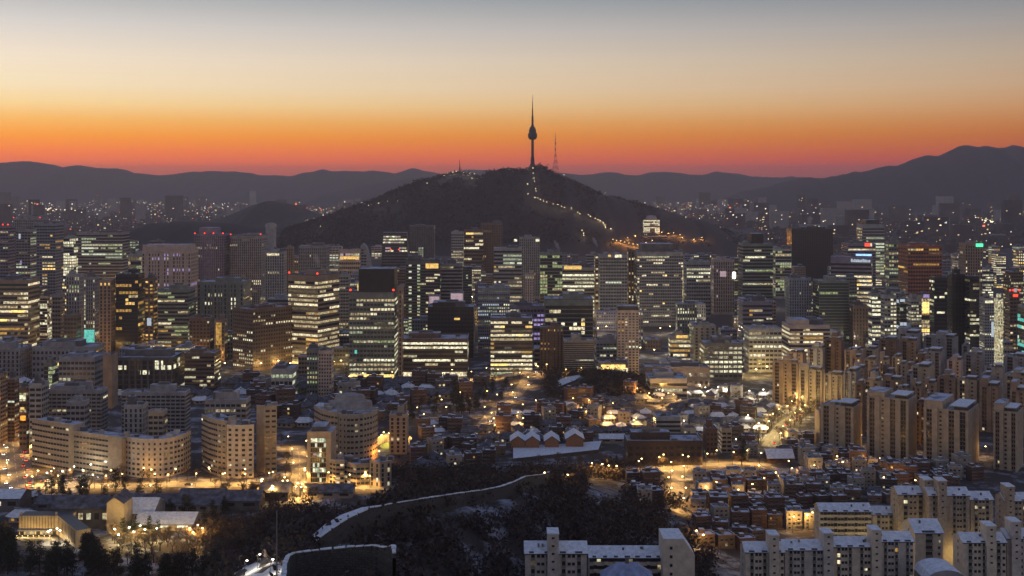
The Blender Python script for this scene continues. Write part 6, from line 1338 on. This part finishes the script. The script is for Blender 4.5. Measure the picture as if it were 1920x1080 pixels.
# ------------------------------------------------------------------ infill blocks between the named towers
def infill():
    rng = random.Random(77); n = 0; made = []
    sky = lambda px: 452 if px < 300 else 462 if px < 700 else 478 if px < 1380 else 462
    for yb in (486, 495, 505, 516, 528, 541, 555, 570, 586, 603, 620, 638, 655, 672, 688, 703):
        d = gd(yb); px = -15+rng.uniform(0, 10)
        while px < 1935:
            wm = rng.uniform(14, 34); wp = wm*F/d; dep = rng.uniform(12, 24)
            lim = max(top_limit(px, px+wp, d), sky(px)); hmax = Z(lim, d); x = X(px+wp/2, d)
            if hmax > 7 and free(x-wm/2, x+wm/2, d, d+dep, 1) and off_road(x, d+dep/2, wm/2+2) and g(x, d) < 1:
                H = min(hmax, rng.choice((12, 16, 22, 30, 40, 55, 70))*rng.uniform(.8, 1.2)); H = max(H, min(7, hmax))
                made.append((px, wp, yb, PY(H, d), dep, d))
                FOOT.append((x-wm/2, x+wm/2, d, d+dep))
                px += wp+rng.uniform(.5, 5)*F/d
            else: px += 4*F/d
    walls = [('grey', 'grey'), ('pale grey', 'palegrey'), ('dark', 'darkgrey'), ('brown', 'brown'), ('blue grey', 'bluegrey'), ('greenish', 'greengrey'), ('beige', 'palebrown'), ('pinkish', 'pinkbeige'), ('violet grey', 'purplegrey')]
    used = {}
    if len(made) > 290: rng.shuffle(made); made = made[:290]
    for (px, wp, yb, yt, dep, d) in made:
        cn, wl = rng.choice(walls); lit = rng.choice((.06, .14, .25, .36, .5, .75)); pal = rng.choice(('mix', 'warm', 'white', 'green', 'cool', 'yellow', 'mix')); H = Z(yt, d); w = wp*d/F; cx = X(px+wp/2, d)
        t = root('city_block', (cx, d+dep/2, 0), None, 'building', 'mid-rise blocks packed between the towers')
        m = MB(); m.box(-w/2, w/2, -dep/2, dep/2, -.5, H, wl, 'roofsnow'); m.obj('wall', t)
        m = MB(); a = rng.uniform(.2, .5); b = rng.uniform(-.2, .2); m.box((b-a/2)*w, (b+a/2)*w, -dep*.3, dep*.25, H+.004, H+rng.uniform(2.2, 4.5), rng.choice((wl, 'darkgrey')), 'roofsnow'); q = rng.uniform(-.4, .4); m.box(q*w-1, q*w+1, -dep*.45, -dep*.36, H+.004, H+1.5, 'steel'); m.obj('penthouse', t)
        far = d > 2200; nf = max(1, int(H/(5 if far else 3.8)))
        if d < 2500: pane_rows(t, w, dep, .8, H-.5, nf, 4 if far else 2.9, lit, pal, rng.choice(('band', 'wide', 'punch', 'wide', 'slot')), rng, 'glass', mull=wl)
        else: pane_rows(t, w, dep, .8, H-.5, min(nf, 9), 7, lit, pal, 'wide', rng, 'glass', mull=wl)
        if rng.random() < .07: m = MB(); m.box(-w*.1, w*.25, -dep/2-.5, -dep/2-.1, H-2.4, H-.9, rng.choice(('paleblue', 'red', 'whiteb', 'amberb', 'pink')), bottom=True); m.obj('lit_sign', t)
        c = px+wp/2; best = min(NAMED, key=lambda k: abs(k[0]-c)/max(6, (k[4]-k[3])/2)+abs(k[1]-d)/250); rel = 'before' if d < best[1] else 'behind'
        look = ('tall ' if H > 45 else 'low ' if H < 15 else '')+cn
        state = 'many lit windows' if lit > .3 else 'some lit windows' if lit > .1 else 'hardly a light'
        used.setdefault((rel, best[2]), []).append((c, t, look, state))
    for (rel, ref), L in used.items():
        L.sort(key=lambda q: q[0])
        for i, (c, t, look, state) in enumerate(L):
            t['label'] = f"{look} block with {state} {rel} {ref}" if len(L) == 1 else f"{look} block with {state} {rel} {ref}, {ORD[min(i, 38)]} from left"
infill()
for o in C.objects:
    if o.name.startswith('city_block') and o.parent is None and len(o['label'].split()) > 16: o['label'] = o['label'].replace('low ', '', 1).replace('tall ', '', 1)

# ------------------------------------------------------------------ the hazy far city
def far_city():
    rng = random.Random(9); k = 0
    zones = [(-40, 560, 5200, 11000, 55, 'beyond the low left hill'), (600, 720, 6000, 9500, 14, 'in the gap left of the tower mountain'), (1230, 1480, 4600, 9500, 38, 'behind the mountain flank'), (1480, 1960, 3800, 7500, 70, 'under the long ridge on the right')]
    for (p0, p1, d0, d1, n, where) in zones:
        for i in range(n):
            d = rng.uniform(d0, d1); px = rng.uniform(p0, p1); w = rng.uniform(30, 90); H = rng.choice((30, 45, 60, 80, 110))*rng.uniform(.7, 1.2)*(1 if d > 5000 else .7)
            t = MB(); t.box(-w/2, w/2, -15, 15, -1, H, rng.choice(('farcity', 'grey', 'farcity')))
            nl = rng.choice((0, 1, 1, 2, 3, 6))
            for j in range(nl):
                a = rng.uniform(-w/2, w/2-6); z = rng.uniform(H*.2, H*.9); q = rng.uniform(3, 9); mm = rng.choice(('fardot', 'fardotb', 'fardot', 'fardotc', 'fardot')); t.quad((a, -15.3, z), (a+q, -15.3, z), (a+q, -15.3, z+rng.uniform(2.5, 6)), (a, -15.3, z+3), mm)
            if rng.random() < .08: t.box(-3, 3, -15.5, -9, H, H+6, 'fardotr')
            o = t.obj('distant_block'); o.location = (X(px, d), d, 0); tag(o, 'small hazy block with few specks of light '+where, 'building', 'hazy blocks '+where)
    # the carpet of lower roofs and street lights, too many to count
    mb = MB()
    for i in range(7000):
        px = rng.uniform(-60, 1990); lo = 3300 if px < 560 or px > 1400 else 4900
        d = lo*math.exp(rng.uniform(0, 1)*math.log(12000/lo)); x = X(px, d)
        if 470 < px < 1420 and d < 5000: continue
        w = rng.uniform(9, 26); h = rng.uniform(6, 22); mb.box(x-w/2, x+w/2, d, d+14, -1, h, 'farcity')
        if rng.random() < .6:
            q = rng.uniform(.8, 2.3)*d/4200*(1.6 if rng.random() < .1 else .8); mm = rng.choices(('fardot', 'fardotb', 'fardotc', 'fardotr', 'green'), (60, 16, 14, 5, 5))[0]; mb.quad((x-q, d-.4, h*.4), (x+q, d-.4, h*.4), (x+q, d-.4, h*.4+q*1.6), (x-q, d-.4, h*.4+q*1.6), mm)
    tag(mb.obj('far_city'), 'carpet of far roofs and specks of light spreading to the hills', 'far city', kind='stuff')
    mb = MB()
    for (p0, p1, py, n, m_, jit) in ((-20, 130, 393, 60, 'fardotb', 2.5), (1815, 1940, 413, 60, 'fardotb', 4), (1690, 1760, 417, 26, 'fardot', 5), (1805, 1850, 409, 18, 'orange', 3), (220, 270, 378, 16, 'fardot', 1.5), (1340, 1400, 452, 24, 'fardotb', 8), (1880, 1960, 402, 30, 'fardot', 8)):
        for i in range(n):
            y = py+rng.uniform(-jit, jit); d = gd(y, 14); q = d*rng.uniform(.4, 1.15)/2300; x = X(rng.uniform(p0, p1), d); mb.box(x-q, x+q, d-q, d+q, 14-q, 14+q, m_, bottom=True)
    tag(mb.obj('far_road_lights'), 'strings of lamps along far roads and bridges', 'road lights', kind='stuff')
far_city()

# ------------------------------------------------------------------ trees
def bare_tree(seed, h):
    rng = random.Random(seed); tr, cr = MB(), MB()
    def grow(p, dirv, L, r, lev):
        d = np.array(dirv, float); d /= np.linalg.norm(d); q = p+d*L; tgt = tr if lev < 2 else cr; tgt.bar(p, q, r, r*.62, 'bark' if lev < 2 else 'twig', 5 if lev < 2 else 3)
        if lev == 4:
            for _ in range(3): e = q+np.array([rng.uniform(-1, 1), rng.uniform(-1, 1), rng.uniform(-.2, 1)])*L*.8; f = q+(e-q)*.5+np.array([rng.uniform(-.2, .2), rng.uniform(-.2, .2), .1]); cr.poly([tuple(q), tuple(f), tuple(e)], 'twig')
            return
        for _ in range(3 if lev else 4):
            n = d*rng.uniform(.5, 1)+np.array([rng.uniform(-1, 1), rng.uniform(-1, 1), rng.uniform(-.1, .7)])*.8; grow(p+d*L*rng.uniform(.7, 1), n, L*rng.uniform(.58, .78), max(.035, r*.55), lev+1)
    grow(np.array([0., 0, -.3]), (0, 0, 1), h*.33, h*.028, 0)
    return tr.mesh('trunk'), cr.mesh('crown')
def green_tree(seed, h, w):
    rng = random.Random(seed); m = MB(); m.bar((0, 0, -.4), (0, 0, h*.8), h*.03, h*.01, 'bark', 6); pts, sz = [], []
    for i in range(46):
        z = rng.uniform(.18, 1); r = w*(1.08-z)**.7*rng.uniform(.3, 1); a = rng.uniform(0, 6.3); pts.append((r*math.cos(a), r*math.sin(a), z*h*.95)); sz.append(rng.uniform(.8, 1.7)*h/9)
    return m.mesh('trunk'), clump_mesh('crown', pts, sz, 'needle', seed, 22, 1.0, (.1, .26))
BARE = [bare_tree(s, h) for s, h in ((1, 9), (2, 10.5), (3, 8), (4, 11), (5, 9.5))]
GREEN = [green_tree(s, h, w) for s, h, w in ((11, 9, 2.6), (12, 11, 3), (13, 8, 3.2))]
def tree(x, y, kind, rng, label, group, sc=1., z=None):
    a, b = rng.choice(BARE if kind == 'bare' else GREEN); s = sc*rng.uniform(.8, 1.2)
    t = root('bare_tree' if kind == 'bare' else 'evergreen_tree', (x, y, g(x, y) if z is None else z), label, 'tree', group, rng.uniform(0, 6.3), (s, s, s*rng.uniform(.9, 1.15)))
    link('trunk', a, t); link('crown', b, t)
def trees(pts, n, spread, kind, label, group, seed, sc=1., road=2., free_=True):
    rng = random.Random(seed); P = along(pts, n, .45, 0, seed); k = 0
    for (x, y) in P:
        for _ in range(12):
            xx, yy = x+rng.uniform(-1, 1)*spread, y+rng.uniform(-1, 1)*spread*.7
            if ('corner wood' in label or 'lower edge' in label) and not clear_view(PX(xx, yy)-9, PX(xx, yy)+9, PY(g(xx, yy)+10*sc, yy), yy, 4): continue
            if off_road(xx, yy, road) and (not free_ or free(xx-1, xx+1, yy-1, yy+1, .3)): tree(xx, yy, kind, rng, label, group, sc); break
trees(STREET, 34, 16, 'bare', 'bare roadside tree lit gold along the street under the bent apartment row', 'bare trees of the gold street', 61)
trees([(60, 932), (200, 928), (330, 926)], 8, 12, 'green', 'dark evergreen standing on the near side of the gold street', 'evergreens of the gold street', 62, 1.1)
trees(RIGHT, 58, 13, 'bare', 'bare tree glowing in the light of the blazing street', 'bare trees of the blazing street', 63, 1.15, road=-1)
trees(ALLEY, 6, 12, 'bare', 'bare tree lit from below in the steep bright alley', 'bare trees of the alley', 64)
trees([(195, 1042), (250, 1018), (300, 1030)], 20, 18, 'bare', 'bare park tree hung with small lights in the lower left', 'bare trees of the lit park', 65, .9)
trees([(330, 1040), (390, 1010), (330, 1000)], 14, 14, 'bare', 'bare park tree lit gold right of the lit park', 'gold lit park trees', 66, .9)
trees([(150, 1024), (190, 1000)], 8, 12, 'bare', 'dim bare tree between the gold panelled hall and the lit park', 'dim trees by the panelled hall', 67, .9)
trees([(-5, 1058), (40, 1040), (100, 1058), (150, 1072), (60, 1072)], 60, 12, 'green', 'dark evergreen in the corner wood at the lower left', 'evergreens of the corner wood', 68, 1.15)
trees([(290, 1060), (360, 1050), (440, 1040), (420, 1010), (470, 985)], 34, 16, 'bare', 'dim bare tree between the lit park and the dark ridge', 'dim trees below the ridge', 78, 1.)
trees([(440, 926), (500, 936), (520, 955), (545, 950)], 20, 8, 'bare', 'bare tree lit gold where the street bends down', 'bare trees of the street bend', 79, 1.)
trees([(-10, 1096), (100, 1104), (200, 1098), (300, 1104), (420, 1094)], 54, 9, 'green', 'dark evergreen along the lower left edge of the view', 'evergreens of the lower edge', 80, 1.3)
trees([(180, 1076), (300, 1070), (400, 1080)], 18, 10, 'bare', 'dim bare tree below the lit park', 'bare trees below the lit park', 81, 1.)
trees([(70, 930), (240, 962), (410, 958), (330, 978), (180, 1000), (430, 985)], 34, 12, 'green', 'dark evergreen among the snowy roofs below the gold street', 'evergreens among the lower left roofs', 83, .85)
trees([(0, 1000), (20, 1015)], 5, 8, 'bare', 'bare tree left of the gold panelled hall', 'bare trees left of the hall', 69, .8)
trees([(740, 910), (790, 900)], 8, 10, 'bare', 'bare tree at the right end of the low shop blocks', 'bare trees by the low shops', 70, .8)
trees([(1700, 1066), (1760, 1060), (1650, 1070)], 14, 8, 'bare', 'bare tree in the yard before the big blank gable', 'bare yard trees', 71, .7, free_=False)
trees([(1170, 877), (1310, 869)], 24, 5, 'bare', 'bare tree on the bank under the long dark brick building', 'bare trees of the bank', 72, .8)
trees([(1280, 730), (1440, 756), (1340, 765)], 18, 20, 'bare', 'bare tree around the bright plaza strip', 'bare trees of the plaza', 73, 1.)
trees([(800, 790), (860, 765), (900, 740)], 34, 30, 'green', 'dark tree in the park left of the curving road', 'dark trees of the middle park', 74, 1.1)
trees([(640, 706), (760, 716), (900, 722), (1005, 718)], 13, 14, 'bare', 'bare tree along the boulevard below the lit offices', 'bare trees of the boulevard', 75, 1.2)
trees([(1402, 866), (1384, 872)], 3, 5, 'green', 'round dark tree beside the gold bank lane', 'round trees of the bank lane', 76, 1.2)
trees([(120, 905), (230, 900)], 6, 10, 'bare', 'bare tree in the lit car park by the avenue', 'bare trees of the car park', 77, .8)

trees([(1000, 886), (1060, 878), (1120, 880), (1168, 886)], 20, 9, 'bare', 'dim bare tree on the bank between the snow terrace and the dark wood', 'bare trees of the dark bank', 82, .9)
# the dark wood over the ridge and the knoll: one mass of ragged trees
def ridge_wood():
    rng = random.Random(15); pts, sz = [], []; wp = [q for r_ in LITSNOW for q in r_]+[(q[0]*.5+s[0]*.5, q[1]*.5+s[1]*.5) for r_ in LITSNOW for q, s in zip(r_[:-1], r_[1:])]+[(X(p, d), d) for p, _, d in WALL1]+[(X(p, d), d) for p, _, d in WALL2]
    P2 = np.array([(X(p, d), d) for p, _, d in WALL1])
    n = 0
    while len(pts) < 5200 and n < 90000:
        n += 1; y = rng.uniform(235, 840); x = rng.uniform(-190, 175); z = g(x, y)
        if (z < 5 and not (390 < PX(x, y) < 620 and PY(z, y) > 955) and not (725 < PX(x, y) < 930 and PY(z, y) > 884) and not (980 < PX(x, y) < 1168 and PY(z, y) > 872) and not (1168 <= PX(x, y) < 1240 and PY(z, y) > 955)) or not -10 < PX(x, y) < 1935: continue
        if min(math.hypot(x-a, y-b) for a, b in wp) < 3.5: continue
        h = rng.uniform(4.5, 8.5) if y > 330 else rng.uniform(2, 4); px = PX(x, y); r = h*.4*F/y
        if not free(x-1.5, x+1.5, y-1.5, y+1.5): continue
        if 434 < px < 536 and PY(z, y) > 1062 and PY(z+h, y) < 1086 and y < 420: continue
        if not clear_view(px-r, px+r, PY(z+h*1.1, y), y, 2):
            h = rng.uniform(1.2, 2.2)
            if not clear_view(px-4, px+4, PY(z+h*1.1, y), y, 2): continue
        pts.append((x, y, z)); sz.append(h)
    rng2 = random.Random(16)
    for _ in range(150):      # brush standing inside the bastion
        px = rng2.uniform(592, 722); y = rng2.uniform(250, 284); x = X(px, y); z = g(x, y); h = Z(rng2.uniform(1064, 1092), y)-z
        if 1 < h < 14: pts.append((x, y, z)); sz.append(h*.7)
    for _ in range(700):
        x = rng2.uniform(30, 140); y = rng2.uniform(1030, 1165); z = g(x, y)
        if z < 2.5 or (X(1044, 1090) < x < X(1092, 1090) and 1060 < y < 1130): continue
        pts.append((x, y, z)); sz.append(rng2.uniform(5, 8))
    tag(link('dark_wood', clump_mesh('dark_wood', pts, sz, 'wood', 6, 46, 1.1, (.06, .19))), 'dark winter wood covering the ridge and the knoll', 'wood', kind='stuff')
    mb = MB()
    for (x, y, z), s in list(zip(pts, sz))[::3]: mb.bar((x, y, z-.3), (x+random.Random(x).uniform(-.3, .3), y, z+s*.8), .16, .05, 'bark', 3)
    tag(mb.obj('wood_trunks'), 'thin trunks inside the dark winter wood', 'wood', kind='stuff')
ridge_wood()
